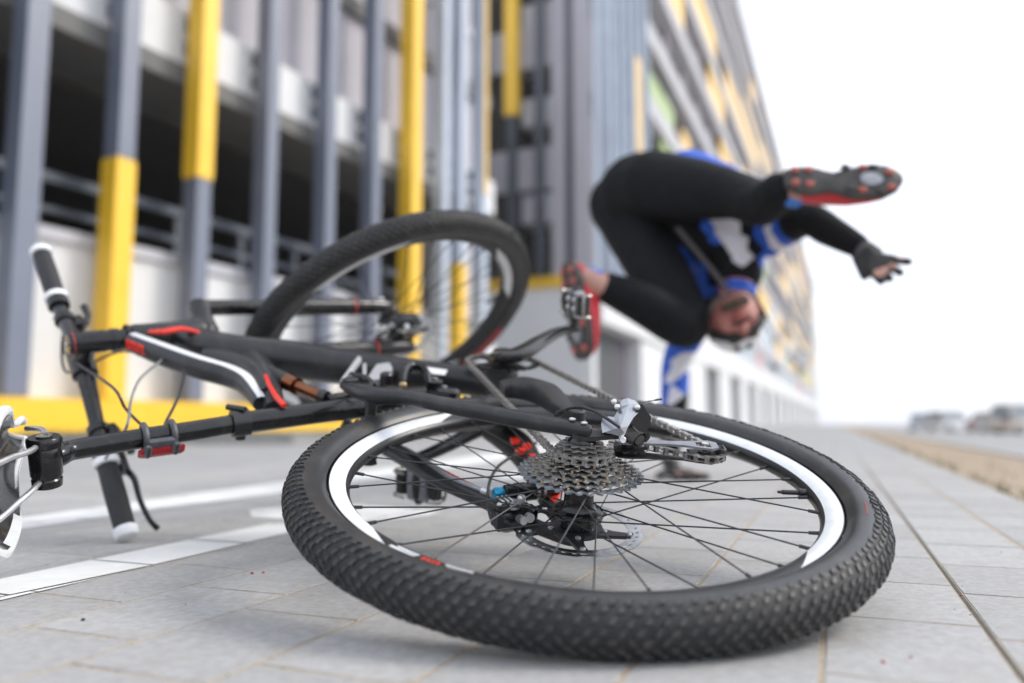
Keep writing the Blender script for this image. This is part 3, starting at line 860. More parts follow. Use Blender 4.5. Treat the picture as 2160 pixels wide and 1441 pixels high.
# traced centre lines of the bike parts: x forward, y up, z to the drive side, radius (metres)
PTS = {
'top_tube':[(0.6142,0.6244,0.054,0.0174),(0.5627,0.5693,0.0444,0.0194),(0.5043,0.5009,0.0332,0.0196),(0.4725,0.453,0.0265,0.0186),(0.4342,0.4203,0.0198,0.0167),(0.3597,0.3929,0.0085,0.0122)],
'down_tube':[(0.6517,0.5488,0.0552,0.0189),(0.6067,0.4987,0.0467,0.0286),(0.5707,0.4317,0.0385,0.0316),(0.5618,0.3673,0.034,0.0317),(0.5403,0.2861,0.027,0.03),(0.5212,0.2048,0.0204,0.0276),(0.5043,0.1231,0.014,0.0251),(0.4851,0.0413,0.0073,0.0243),(0.4596,0.0036,0.002,0.0232)],
'web':[(0.5664,0.4274,0.0377,0.0215),(0.4824,0.3996,0.0251,0.0236),(0.4116,0.3827,0.0149,0.018),(0.3362,0.3716,0.0043,0.0156)],
'web_in':[(0.5502,0.4994,0.0392,0.0162),(0.5258,0.4509,0.0335,0.0209),(0.4707,0.4085,0.024,0.0218),(0.3827,0.3825,0.011,0.0191)],
'red_edge':[(0.4249,0.3904,0.0372,0.003),(0.3749,0.3817,0.0342,0.0036),(0.3272,0.3688,0.0272,0.0042),(0.3061,0.3564,0.0197,0.0042)],
'chevron':[(0.6135,0.5959,0.0727,0.005),(0.5985,0.5707,0.0755,0.0074),(0.6125,0.5435,0.078,0.0075),(0.607,0.5177,0.0739,0.0042),(0.5949,0.5005,0.0694,0.0025)],
'seat_tube':[(0.2887,0.4212,-0,0.0156),(0.3144,0.357,-0,0.0161),(0.342,0.2883,-0,0.0167),(0.3619,0.2336,0,0.0179),(0.3914,0.1753,-0,0.02),(0.4106,0.1107,0,0.0205)],
'seat_post':[(0.1582,0.629,0,0.0144),(0.1712,0.6185,0,0.0146),(0.1884,0.6099,0,0.0131),(0.2076,0.5756,-0,0.0135),(0.2348,0.5262,0,0.0136),(0.2558,0.4799,-0,0.0137),(0.2928,0.4138,0,0.0136)],
'collar':[(0.2887,0.4212,-0,0.019),(0.2944,0.4055,0,0.0191)],
'shock1':[(0.4731,0.3936,0.0337,0.0117),(0.4224,0.3526,0.0249,0.0129)],
'shock2':[(0.4261,0.3572,0.0256,0.0145),(0.4092,0.342,0.0226,0.0143)],
'shock3':[(0.4111,0.3435,0.0229,0.0098),(0.3679,0.301,0.015,0.0096)],
'shock4':[(0.3713,0.3053,0.0157,0.0118),(0.3627,0.2952,0.014,0.0118)],
'shock5':[(0.3608,0.2952,0.0138,0.0066),(0.3829,0.2585,0.0149,0.006)],
'seat_stay_R':[(0.3058,0.2722,0.05,0.0063),(0.2713,0.2556,0.05,0.0103),(0.2407,0.2338,0.05,0.0134),(0.2115,0.1933,0.055,0.0112),(0.1728,0.1522,0.056,0.0109),(0.1273,0.1083,0.058,0.0112),(0.0683,0.0587,0.062,0.0113),(0.0237,0.0223,0.066,0.0104),(-0.004,0.0001,0.068,0.0096),(-0.0101,-0.0061,0.068,0.0067)],
'bridge':[(0.233,0.2342,0.05,0.0067),(0.233,0.2349,0.05,0.0067)],
'link_bar':[(0.3374,0.2729,0.045,0.0043),(0.4962,0.2414,0.045,0.0049)],
'link_plate':[(0.4052,0.2294,0.04),(0.4876,0.2113,0.04),(0.5017,0.1884,0.04),(0.4506,0.1877,0.04),(0.3785,0.2108,0.04),(0.3731,0.226,0.04)],
'link_small':[(0.496,0.2349,0.04),(0.4957,0.2285,0.04),(0.4152,0.2327,0.04),(0.4155,0.2387,0.04)],
'link_bolt':[(0.3735,0.2038,0.045)],
'hook':[(0.3778,0.2589,0.05,0.003),(0.3501,0.2512,0.055,0.0029),(0.3308,0.2357,0.055,0.0029),(0.3031,0.2267,0.05,0.0028)],
'arch':[(0.34,0.1808,0.04,0.0059),(0.3673,0.1754,0.05,0.0067),(0.3951,0.1636,0.055,0.0061),(0.3979,0.1487,0.055,0.0062),(0.3656,0.1411,0.05,0.006),(0.3286,0.141,0.04,0.0051)],
'white_decal':[(0.4512,0.1327,0.0418),(0.4395,0.0963,0.0384),(0.4166,0.1044,0.0357),(0.4188,0.1247,0.0371)],
'chain_stay_R':[(0.2822,0.0357,0.045,0.0159),(0.2726,0.0085,0.05,0.0216),(0.2131,-0.0122,0.055,0.0206),(0.1202,-0.0095,0.06,0.014),(0.0579,-0.0096,0.064,0.0084)],
'pivot':[(0.0422,-0.0043,0.07)],
'damper_stay_L':[(0.3337,0.2165,-0.055,0.0103),(0.284,0.1845,-0.056,0.0157),(0.1857,0.141,-0.057,0.0146),(0.0988,0.0907,-0.058,0.0124),(0.0475,0.0643,-0.06,0.0107),(-0.01,0.019,-0.064,0.0086),(-0.0142,0.0053,-0.066,0.0068)],
'hose_L':[(0.3538,0.2152,-0.05,0.0037),(0.2774,0.1783,-0.045,0.0035),(0.1679,0.1372,-0.045,0.0033),(0.1106,0.1015,-0.045,0.0031),(0.0958,0.0905,-0.045,0.0031)],
'chain_stay_L':[(0.3868,0.0251,-0.05,0.0237),(0.3034,0.0041,-0.052,0.0254),(0.2032,0.0028,-0.055,0.0187),(0.0855,0.0104,-0.058,0.0138),(0.016,0.0082,-0.064,0.0094),(-0.0079,0.0021,-0.066,0.0069)],
'red_L1':[(0.2664,0.0249,-0.03),(0.2781,-0.0002,-0.03),(0.2472,-0.0074,-0.03),(0.2279,0.0229,-0.03)],
'red_L2':[(0.2176,0.0289,-0.03),(0.2252,-0.0039,-0.03),(0.1936,0.0008,-0.03),(0.1859,0.0259,-0.03)],
'reservoir':[(0.0765,0.0759,-0.04,0.0122),(0.0848,0.0212,-0.04,0.0124)],
'knob':[(0.0753,0.0923,-0.04,0.0085),(0.0781,0.0756,-0.04,0.0085)],
'brake_hose':[(0.2912,-0.0233,-0.045,0.0025),(0.197,0.0338,-0.03,0.0023),(0.151,0.0679,-0.03,0.0022),(0.1037,0.0893,-0.035,0.0021),(0.0646,0.0986,-0.045,0.002),(0.0361,0.0998,-0.055,0.002),(0.0117,0.0952,-0.06,0.0019)],
'caliper':[(0.0339,0.0829,-0.055),(0.0098,0.0617,-0.055),(-0.021,0.0836,-0.055)],
'crank_R':[(0.403,0.0279,0.068,0.0157),(0.404,-0.0021,0.07,0.0174),(0.4133,-0.0286,0.076,0.0152),(0.471,-0.0769,0.085,0.0126),(0.5222,-0.1221,0.09,0.0113),(0.5407,-0.157,0.092,0.0106)],
'chain_top':[(0.4597,0.0598,0.05),(-0.0036,0.0362,0.045)],
'chain_low':[(0.4442,-0.0552,0.05),(0.1907,-0.1087,0.045),(0.1079,-0.1337,0.04),(0.006,-0.1659,0.036)],
'pulleys':[(-0.0183,-0.157,0.036),(0.0058,-0.0459,0.042)],
'der_body':[(-0.0204,-0.0151,0.075),(0.0161,-0.0402,0.09),(0.0221,-0.057,0.1),(0.01,-0.0708,0.1),(-0.0096,-0.0641,0.085),(-0.0172,-0.0533,0.07),(-0.0292,-0.0251,0.07)],
'der_black':[(0.0696,-0.0994,0.08),(0.0468,-0.1018,0.08),(0.0519,-0.1076,0.05),(0.0433,-0.0911,0.05)],
'cage':[(0.0332,-0.081,0.046),(0.03,-0.1182,0.044),(0.0043,-0.1516,0.042),(-0.0185,-0.166,0.04),(-0.0381,-0.1375,0.04)],
'der_bolt':[(-0.0031,-0.0495,0.055)],
'hanger':[(0.0101,-0.0008,0.06),(-0.006,-0.0404,0.058)],
'clamp_ring':[(0.0047,-0.0594,0.06,0.0058),(-0.0127,-0.0731,0.055,0.0057)],
'shift_cable':[(0.0646,0.0106,0.07,0.0022),(0.0333,0.0085,0.085,0.0021),(0.0211,-0.0025,0.09,0.0021),(0.0015,-0.014,0.09,0.002),(-0.022,-0.0207,0.088,0.002),(-0.0327,-0.0337,0.08,0.002)],
'cable_end':[(0.0561,-0.0987,0.085,0.0007),(0.05,-0.1205,0.09,0.0009)],
'reflector':[(0.1331,0.5088,0.02),(0.1538,0.4542,0.02)],
'clamp':[(0.2414,0.6592,-0),(0.1588,0.6344,0),(0.0883,0.6112,-0)],
'sad_w':[(0.1007,0.6426,-0.07),(0.1034,0.6564,-0.078),(0.1463,0.6559,-0.05),(0.0792,0.6109,0.07),(0.0901,0.63,0.07),(0.1095,0.6629,0)],
'rail_R':[(0.1104,0.6806,0.026),(0.1021,0.6489,0.026),(0.0974,0.6271,0.024),(0.1351,0.6331,0.02)],
'rail_L':[(0.0676,0.6705,-0.045),(0.1021,0.653,-0.035),(0.1231,0.6394,-0.026),(0.1336,0.6343,-0.022)],
'stem':[(0.598,0.6847,0.0549,0.0178),(0.487,0.6544,0.0387,0.0151)],
'cable1':[(0.4405,0.6275,0.0513,0.0022),(0.4105,0.6131,0.0264,0.0022),(0.3837,0.5906,0.0015,0.0021),(0.3429,0.5582,-0.0156,0.0021),(0.331,0.5368,-0.0183,0.0021)],
'cable2':[(0.5191,0.5655,0.0384,0.0024),(0.4431,0.5797,0.0291,0.0022),(0.3985,0.5851,0.0032,0.0022),(0.3289,0.5776,-0.0165,0.002)],
'cable3':[(0.4699,0.5192,0.0295,0.0031),(0.3972,0.5175,0.0097,0.0029),(0.3332,0.524,-0.0086,0.0028)],
}
DER=[(0.0004,-0.0236,0.0816),(-0.0025,-0.0215,0.0752),(-0.0066,-0.0222,0.0656),(-0.0144,-0.0297,0.0669),(-0.0176,-0.0406,0.0642),(-0.02,-0.0454,0.0682),(-0.0156,-0.0505,0.0755),(-0.0114,-0.0579,0.0847),(-0.0079,-0.0654,0.0903),(-0.0022,-0.067,0.0995),(0.0012,-0.064,0.1026),(0.0039,-0.0548,0.105),(0.0049,-0.0492,0.1033),(0.001,-0.045,0.1),(-0.0002,-0.0422,0.0906),(-0.0006,-0.0376,0.083),(0.0029,-0.0319,0.0831),(-0.0209,-0.0385,0.0764),(-0.0035,-0.0544,0.0991),(-0.0022,-0.0471,0.097)]
DERF= [[0, 1, 2, 17, 16], [2, 3, 4, 5, 17], [17, 5, 6], [17, 6, 7, 18], [7, 8, 9, 18], [9, 10, 11, 18], [11, 12, 13, 19, 18], [13, 14, 19], [14, 15, 17], [14, 17, 18, 19], [15, 16, 17]]
DERH= [0, 1, 2, 3, 4, 5, 6, 7, 8, 9, 10, 11, 12, 13, 14, 15, 16]
DERB={'DB1':[(-0.0058,-0.0654,0.1005),(-0.0073,-0.071,0.0998),(-0.0078,-0.0754,0.0921),(-0.0086,-0.0817,0.0853),(-0.0106,-0.0808,0.0741),(-0.0125,-0.0735,0.066),(-0.0141,-0.0646,0.0687),(-0.0117,-0.0591,0.074),(-0.0099,-0.0591,0.0833)],'DB2':[(-0.0076,-0.044,0.0554),(-0.011,-0.0497,0.0554),(-0.0159,-0.0653,0.0496),(-0.0138,-0.067,0.0518),(-0.0072,-0.0558,0.0609),(-0.0053,-0.0466,0.0596)],'DB3':[(-0.0137,-0.069,0.0655),(-0.0134,-0.0781,0.0671),(-0.0151,-0.0799,0.0607),(-0.0152,-0.0753,0.0549),(-0.0149,-0.0672,0.0571)],'pins':[(0.003,-0.0377,0.1011),(-0.0009,-0.0406,0.0958),(-0.0064,-0.0641,0.0963)],'ring':[(-0.0108,-0.0543,0.0621),(-0.0236,-0.0634,0.061)],'bolt':(-0.019,-0.0433,0.0602)}

# ------------------------------------------------------------------ mountain bike lying on its left side
# bike coordinates: origin at the rear hub, x forward, y up, z to the drive side
EX, EY, EZ = V((-0.22465, 0.93050, 0.28931)), V((-0.97353, -0.22717, -0.02531)), V((0.04217, -0.28733, 0.95690))
HUB = V((0.0818, 0.98506, 0.11933))
bike_m = Matrix(((EX.x, EY.x, EZ.x, HUB.x), (EX.y, EY.y, EZ.y, HUB.y), (EX.z, EY.z, EZ.z, HUB.z), (0, 0, 0, 1)))
bike = tag(empty('mountain_bike', mw=bike_m), 'black mountain bike with red and white marks fallen on its side on the pavement', 'bicycle')
def tr(n): return [p[:3] for p in PTS[n]], [p[3] for p in PTS[n]]
def sw(name, key, m, parent=None, seg=16, smooth=2, k=1.0, flat=1.0, ref=None, label=None, power=1.0, mfun=None):
    p, r = tr(key)
    b = MB(); b.sweep(p, [x * k for x in r], seg, 0, True, ref, flat, smooth, mfun, power=power)
    o = b.build(name, m, parent or bike)
    if label: o['label'] = label
    return o

R0, RM = 0.3185, 0.0262
def knob(b, th, ph, w, l, h, jit, seedr):
    """one chevron tread block at wheel angle th, section angle ph (0 = outermost)"""
    rc = RM - 0.0006
    def pt(dt, dp, rr):
        a = th + dt / (R0 + RM)
        q = ph + dp / RM
        rad = R0 + rr * math.cos(q)
        return (rad * math.cos(a), rad * math.sin(a), rr * math.sin(q))
    s = jit
    k_ = .55 * (1 if ph >= 0 else -1)
    dth, dph = seedr.uniform(-.0008, .0008), seedr.uniform(-.0005, .0005)
    w *= seedr.uniform(.78, 1.1); l *= seedr.uniform(.85, 1.0)
    out = [(-l, -w), (0, -w * .8), (l, -w), (l * .35 + s, 0), (l, w), (0, w * .8), (-l, w), (-l * 1.55 + s, 0)]
    out = [(x + k_ * y + dth, y + dph + .10 * x * (1 if ph >= 0 else -1)) for x, y in out]
    vs = [pt(x, y, rc) for x, y in out] + [pt(x * .84, y * .86, rc + h) for x, y in out]
    fs = [[i, (i + 1) % 8, 8 + (i + 1) % 8, 8 + i] for i in range(8)]
    fs += [[8, 9, 11, 15], [9, 10, 11], [11, 12, 13], [11, 13, 15], [13, 14, 15]]
    b.add(vs, fs, 0)
def tyre_mesh():
    b = MB()
    seg_u, seg_v = 144, 26
    prof = []
    for k in range(seg_v + 1):
        q = -2.50 + 5.0 * k / seg_v
        rr = RM * (1.0 if abs(q) < 1.25 else 1.0 - 0.02 * math.sin((abs(q) - 1.25) * 2))
        if abs(q) > 2.3: rr *= 0.97
        prof.append((R0 + rr * math.cos(q), rr * math.sin(q)))
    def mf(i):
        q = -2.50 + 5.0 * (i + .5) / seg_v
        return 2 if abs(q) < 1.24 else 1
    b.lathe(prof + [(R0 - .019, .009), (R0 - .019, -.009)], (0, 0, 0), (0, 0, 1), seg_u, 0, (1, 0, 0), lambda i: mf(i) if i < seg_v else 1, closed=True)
    rg = random.Random(3)
    N = 150
    rows = [(sg_ * ph, of, w, l) for ph, of, w, l in ((1.24, .5, .0034, .0032), (.94, 0, .0034, .0036), (.62, .5, .0036, .0037), (.31, 0, .0036, .0037)) for sg_ in (1, -1)] + [(0, .5, .0034, .0037)]
    for ph, of, w, l in rows:
        for i in range(N):
            th = (i + of) * 2 * math.pi / N
            knob(b, th, ph + rg.uniform(-.03, .03), w * rg.uniform(.85, 1.12), l * rg.uniform(.9, 1.1) * (1 if i % 2 else .84), .0024 * rg.uniform(.7, 1.15), rg.uniform(-.0007, .0007), rg)
    return b.mesh('tyre', [M['tyre'], M['sidewall'], M['tread_shade']], 40)
TYRE = tyre_mesh()
RIMP = [(.2970, .0122), (.2960, .0136), (.2945, .0134), (.2855, .0122), (.2775, .0088), (.2735, .0045), (.2722, 0)]
def rim_profile():
    top = RIMP
    return [(r, h) for r, h in top] + [(r, -h) for r, h in reversed(top[:-1])]
def band(b, a0, a1, r_out=.2950, r_in=.2768, mi=0, n=40, taper0=0.0, taper1=0.0, side=1):
    """print on the flank of the rim between two wheel angles (degrees)"""
    def h(r):
        for (ra, ha), (rb, hb) in zip(RIMP[1:], RIMP[2:]):
            if rb <= r <= ra: return hb + (ha - hb) * (r - rb) / (ra - rb)
        return .0134
    vs, fs = [], []
    m = 6
    for i in range(n + 1):
        a = a0 + (a1 - a0) * i / n
        ri, ro = r_in, r_out
        if taper0 and (a - a0) < taper0: ri = r_out - (r_out - r_in) * max(.02, (a - a0) / taper0)
        if taper1 and (a1 - a) < taper1: ri = r_out - (r_out - r_in) * max(.02, (a1 - a) / taper1)
        for k in range(m + 1):
            r = ri + (ro - ri) * k / m
            vs.append((math.cos(math.radians(a)) * r, math.sin(math.radians(a)) * r, side * (h(r) + .0004)))
    for i in range(n):
        for k in range(m):
            fs.append([i * (m + 1) + k, i * (m + 1) + k + 1, (i + 1) * (m + 1) + k + 1, (i + 1) * (m + 1) + k])
    b.add(vs, fs, mi)
def make_wheel(label, mw, front=False):
    rim = MB(); rim.lathe(rim_profile(), (0, 0, 0), (0, 0, 1), 144, 0, (1, 0, 0))
    # lathe above is open at the tyre bed: close it
    rim.lathe([(.2970, -.0122), (.2900, -.008), (.2900, .008), (.2970, .0122)], (0, 0, 0), (0, 0, 1), 144, 0, (1, 0, 0))
    rim.f = [f for f in rim.f if len(f) < 100]; rim.m = [0] * len(rim.f)
    w = rim.build('wheel', M['rim_black'], bike)
    w['label'] = label
    w.matrix_basis = mw
    link('tyre', TYRE, w)
    def decal(*a, m_=M['white_paint'], **k):
        d = MB(); band(d, *a, **k); d.build('rim_decal', m_, w, fix=False)
    for s in (1, -1):
        if not front:
            decal(20, 124, taper0=9, taper1=10, n=70, side=s)
            decal(124.5, 131, .2950, .2895, n=8, side=s); decal(125.5, 131.2, .2880, .2850, n=8, side=s)
            decal(138, 145.5, .2950, .2895, n=8, side=s); decal(137.3, 143, .2880, .2850, n=8, side=s)
            decal(206, 322, taper0=10, taper1=8, n=80, side=s)
            for k in range(4): decal(132.3 + k * 1.1, 133.0 + k * 1.1, .2935 - (k % 2) * .002, .2865, n=2, side=s, m_=M['red_paint'])
            decal(132.2, 136.6, .2852, .2842, n=4, side=s, m_=M['red_paint'])
        else:
            for a in (30, 120, 210, 300): decal(a, a + 44, taper0=8, taper1=8, n=30, side=s)
    # red label on the sidewall
    d = MB()
    for a0, a1, rr in (((-126, -119, .0003),) if not front else ((-86, -40, .0007),)):
        vs, fs = [], []
        q0, q1 = (1.62, 1.67) if not front else (1.55, 2.1)
        for i in range(25):
            a = math.radians(a0 + (a1 - a0) * i / 24)
            for q in (q0, (q0 + q1) / 2, q1):
                rad = R0 + (RM + rr) * math.cos(q)
                vs.append((rad * math.cos(a), rad * math.sin(a), (RM + rr) * math.sin(q)))
        for i in range(24):
            for k in range(2): fs.append([i * 3 + k, i * 3 + k + 1, i * 3 + 4 + k, i * 3 + 3 + k])
        d.add(vs, fs)
        if front: d.add([(x, y, -z) for x, y, z in vs], fs)
    d.build('tyre_label', M['dark_red'], w, fix=False)
    # hub
    zl, zr, fr = (-.034, .0105, .027) if not front else (-.022, .026, .024)
    h = MB()
    if not front:
        h.lathe([(.010, -.0655), (.013, -.062), (.0175, -.060), (.021, -.048), (.021, -.042), (.0235, -.041), (.029, -.0375), (.030, -.0345), (.0295, -.032), (.022, -.030), (.0185, -.024), (.0178, -.010), (.0178, .000), (.021, .0045), (.029, .0075), (.0305, .0105), (.029, .0125), (.018, .0135), (.017, .055), (.011, .0615), (.0095, .064)], seg=36)
    else:
        h.lathe([(.009, -.050), (.012, -.047), (.02, -.034), (.026, -.026), (.027, -.020), (.017, -.014), (.0145, 0), (.017, .018), (.026, .024), (.026, .028), (.013, .034), (.011, .048), (.009, .050)], seg=28)
    h.build('hub', M['gloss_black'], w)
    # spokes, three-cross, heads at the flange and nipples at the rim
    n = 16
    base = math.radians(-4 if not front else 7)
    for side, zf in ((1, zr), (-1, zl)):
        for i in range(n):
            ar = base + (i + (0 if side > 0 else .5)) * 2 * math.pi / n
            lead = math.radians(52) * (1 if i % 2 else -1)
            ah = ar + lead
            z_h = zf + (.0022 if i % 2 else -.0022)
            p0 = V((fr * math.cos(ah), fr * math.sin(ah), z_h))
            p1 = V((.2745 * math.cos(ar), .2745 * math.sin(ar), .0012 * side))
            dirn = (p1 - p0).normalized()
            b = MB()
            b.sweep([p0, p0 + dirn * .012, p1 - dirn * .013, p1 - dirn * .0128, p1], [.00115, .00092, .00092, .0019, .0022], 7)
            b.build('spoke', M['spoke'], w)
    # valve
    av = math.radians(-103)
    dv = V((-math.cos(av), -math.sin(av), 0))
    pv = V((math.cos(av), math.sin(av), 0)) * .2735
    b = MB(); b.sweep([pv, pv + dv * .004, pv + dv * .0041, pv + dv * .008, pv + dv * .0081, pv + dv * .028, pv + dv * .0285, pv + dv * .034], [.005, .005, .0055, .0055, .003, .003, .0022, .0015], 10)
    b.build('valve', M['alloy_black'], w)
    return w
rear = make_wheel('rear wheel with long white bands on its black rim', Matrix.Identity(4))
FW, FA = V((.920, .146, .029)), V((.672, .359, .648)).normalized()
FS = (V((.463, -.886, .010)) - FA * V((.463, -.886, .010)).dot(FA)).normalized()   # steering axis, towards the wheel
FF = FA.cross(FS)
if FF.x < 0: FF = -FF
fy = -FS; fx = fy.cross(FA)
front = make_wheel('front wheel turned sharply and standing up behind the frame', Matrix(((fx.x, fy.x, FA.x, FW.x), (fx.y, fy.y, FA.y, FW.y), (fx.z, fy.z, FA.z, FW.z), (0, 0, 0, 1))), True)

# cassette
def gear(T, r_in, th, z, arms, m_, r_hub=.018):
    rp = T * .0127 / (2 * math.pi)
    b = MB()
    S_ = T * 6
    def ro(i):
        k = i % 6
        return rp + (.0030, .0030, .0002, -.0034, -.0034, .0002)[k]
    prof_o = [(ro(i), 2 * math.pi * (i + .25 * (1 if i % 6 == 0 else -1 if i % 6 == 1 else 0)) / S_) for i in range(S_)]
    vs = []
    for zz in (z + th / 2, z - th / 2):
        for r, a in prof_o: vs.append((r * math.cos(a), r * math.sin(a), zz))
        for i in range(S_):
            a = 2 * math.pi * i / S_
            vs.append((r_in * math.cos(a), r_in * math.sin(a), zz))
    fs = []
    for i in range(S_):
        j = (i + 1) % S_
        fs += [[i, j, S_ + j, S_ + i], [2 * S_ + j, 2 * S_ + i, 3 * S_ + i, 3 * S_ + j], [i, 2 * S_ + i, 2 * S_ + j, j], [S_ + j, 3 * S_ + j, 3 * S_ + i, S_ + i]]
    b.add(vs, fs)
    if arms:
        for k in range(arms):
            a = 2 * math.pi * (k + .13 * T) / arms
            d = V((math.cos(a), math.sin(a), 0)); e = V((-d.y, d.x, 0))
            L = r_in + .001 - r_hub
            sk = e * .006
            b.prism([d * r_hub - e * .0065 + V((0, 0, z - th * .45)), d * r_hub + e * .0065 + V((0, 0, z - th * .45)), d * (r_in + .001) + e * .004 + sk + V((0, 0, z - th * .45)), d * (r_in + .001) - e * .004 + sk + V((0, 0, z - th * .45))], (0, 0, th * .9))
        b.lathe([(r_hub - .0005, z - th * .45), (r_hub + .0035, z - th * .45), (r_hub + .0035, z + th * .45), (r_hub - .0005, z + th * .45)], seg=28, closed=True)
    return b
cas = MB()
cas.lathe([(.0172, .013), (.0172, .0535), (.0150, .0545), (.0150, .056), (.0115, .056), (.0115, .052)], seg=32)
cassette = cas.build('cassette', M['gloss_black'], bike)
TEETH = [36, 32, 28, 24, 21, 19, 17, 15, 13, 11]
for i, T in enumerate(TEETH):
    z = .0155 + .0041 * i
    rp = T * .0127 / (2 * math.pi)
    r_in = rp - .0088 if T > 19 else .0172
    o = gear(T, r_in, .0017 if i else .0021, z, 6 if T > 19 else 0, None).build('sprocket', M['cog_alloy'] if i == 0 else (M['steel_grey'] if i < 7 else M['steel_dark']), cassette, 30)
    # rivet pins and spacers between neighbouring sprockets
    if i < 5:
        b = MB()
        rr = rp - .0068
        for k in range(12):
            a = 2 * math.pi * (k + .31 * i) / 12
            b.cyl((rr * math.cos(a), rr * math.sin(a), z + .0009), (rr * math.cos(a), rr * math.sin(a), z + .0026), .0017, 7)
        tag(b.build('sprocket_pin', M['brass'], cassette), kind='stuff')
    if i:
        b = MB(); b.lathe([(.0178, z - .0032), (.0196, z - .0032), (.0196, z - .0010), (.0178, z - .0010)], seg=28, closed=True)
        b.build('spacer', M['red_paint'] if i == 1 else M['dull_black'], cassette)

# brake discs
def disc(parent, z, mw=None):
    b = MB()
    n = 36
    vs, fs = [], []
    def ringp(r_i, r_o, wav=0.0):
        o = MB()
        q = 144
        vs = []
        for zz in (z + .0009, z - .0009):
            for rr, wv in ((r_o, wav), (r_i, 0)):
                for i in range(q):
                    a = 2 * math.pi * i / q
                    r = rr - (wv if math.sin(a * 9) > .86 else wv * .5 if math.sin(a * 9) > .55 else 0)
                    vs.append((r * math.cos(a), r * math.sin(a), zz))
        fs = []
        for i in range(q):
            j = (i + 1) % q
            fs += [[i, j, q + j, q + i], [2 * q + j, 2 * q + i, 3 * q + i, 3 * q + j], [i, 2 * q + i, 2 * q + j, j], [q + j, 3 * q + j, 3 * q + i, q + i]]
        b.add(vs, fs)
    ringp(.0740, .0800, .0022); ringp(.0625, .0706)
    for k in range(n):
        a0 = 2 * math.pi * k / n
        a1 = a0 + .055
        p = [V((.0703 * math.cos(a0), .0703 * math.sin(a0), z - .0008)), V((.0703 * math.cos(a0 + .11), .0703 * math.sin(a0 + .11), z - .0008)), V((.0743 * math.cos(a1 + .11), .0743 * math.sin(a1 + .11), z - .0008)), V((.0743 * math.cos(a1), .0743 * math.sin(a1), z - .0008))]
        b.prism(p, (0, 0, .0016))
    o = b.build('brake_disc', M['disc_steel'], parent, 30)
    c = MB()
    c.lathe([(.0205, z - .003), (.031, z - .003), (.031, z + .003), (.0205, z + .003)], seg=36, closed=True)
    for k in range(5):
        a = 2 * math.pi * k / 5 + .35
        d = V((math.cos(a), math.sin(a), 0)); e = V((-d.y, d.x, 0))
        pts = []
        for s, wd, of in ((.027, .012, -.004), (.043, .0075, -.001), (.058, .0055, .003), (.0665, .0060, .006), (.0675, .003, .0065)):
            pts.append((s, wd, of))
        L = [d * s + e * (of - wd) for s, wd, of in pts] + [d * s + e * (of + wd) for s, wd, of in reversed(pts)]
        c.prism([p + V((0, 0, z - .0017)) for p in L], (0, 0, .0042))
    sp = c.build('disc_carrier', M['alloy_black'], o, 30)
    for k in range(5):
        a = 2 * math.pi * k / 5 + .35
        d = V((math.cos(a), math.sin(a), 0)); e = V((-d.y, d.x, 0))
        for q, of in ((.063, .0045),(.034, 0)):
            p = d * q + e * of
            r = MB(); r.lathe([(.0036, z + .0022), (.0036, z + .0038), (.0022, z + .0046), (0, z + .0046)], (p.x, p.y, 0), (0, 0, 1), 12)
            r.build('rivet', M['steel'], o)
    return o
disc(bike, -.057)
fd = disc(bike, -.040)
fd.matrix_basis = front.matrix_basis.copy()

# chain: closed loop round chainring, sprocket, jockey wheels
circ = [((.446, 0), 30 * .0127 / 2 / math.pi, 1, .050), ((0, 0), 17 * .0127 / 2 / math.pi, 1, .0401), ((.010, -.0625), .0215, -1, .0405), ((-.016, -.152), .0215, 1, .038)]
def tang(c1, r1, s1, c2, r2, s2):
    dx, dy = c2[0] - c1[0], c2[1] - c1[1]
    D = math.hypot(dx, dy)
    be = math.asin(max(-1, min(1, (s2 * r2 - s1 * r1) / D)))
    al = math.atan2(dy, dx) - be
    nl = (-math.sin(al), math.cos(al))
    return (c1[0] - s1 * r1 * nl[0], c1[1] - s1 * r1 * nl[1]), (c2[0] - s2 * r2 * nl[0], c2[1] - s2 * r2 * nl[1])
loop = []
segs = []
nc = len(circ)
tg = [tang(circ[i][0], circ[i][1], circ[i][2], circ[(i + 1) % nc][0], circ[(i + 1) % nc][1], circ[(i + 1) % nc][2]) for i in range(nc)]
for i in range(nc):
    c, r, s, z = circ[i]
    a0 = math.atan2(tg[i - 1][1][1] - c[1], tg[i - 1][1][0] - c[0])
    a1 = math.atan2(tg[i][0][1] - c[1], tg[i][0][0] - c[0])
    da = (a1 - a0) * s % (2 * math.pi)
    m_ = max(4, int(da * r / .002))
    for k in range(m_ + 1):
        a = a0 + s * da * k / m_
        loop.append(V((c[0] + r * math.cos(a), c[1] + r * math.sin(a), z)))
    z2 = circ[(i + 1) % nc][3]
    p, q = V((*tg[i][0], z)), V((*tg[i][1], z2))
    m_ = int((q - p).length / .002)
    for k in range(1, m_): loop.append(p + (q - p) * k / m_)
acc = [0.0]
for i in range(len(loop)): acc.append(acc[-1] + (loop[(i + 1) % len(loop)] - loop[i]).length)
LT = acc[-1]
NL = int(round(LT / .0127 / 2)) * 2
def at(s):
    s %= LT
    import bisect
    i = min(bisect.bisect_right(acc, s) - 1, len(loop) - 1)
    return loop[i].lerp(loop[(i + 1) % len(loop)], (s - acc[i]) / max(1e-9, acc[i + 1] - acc[i]))
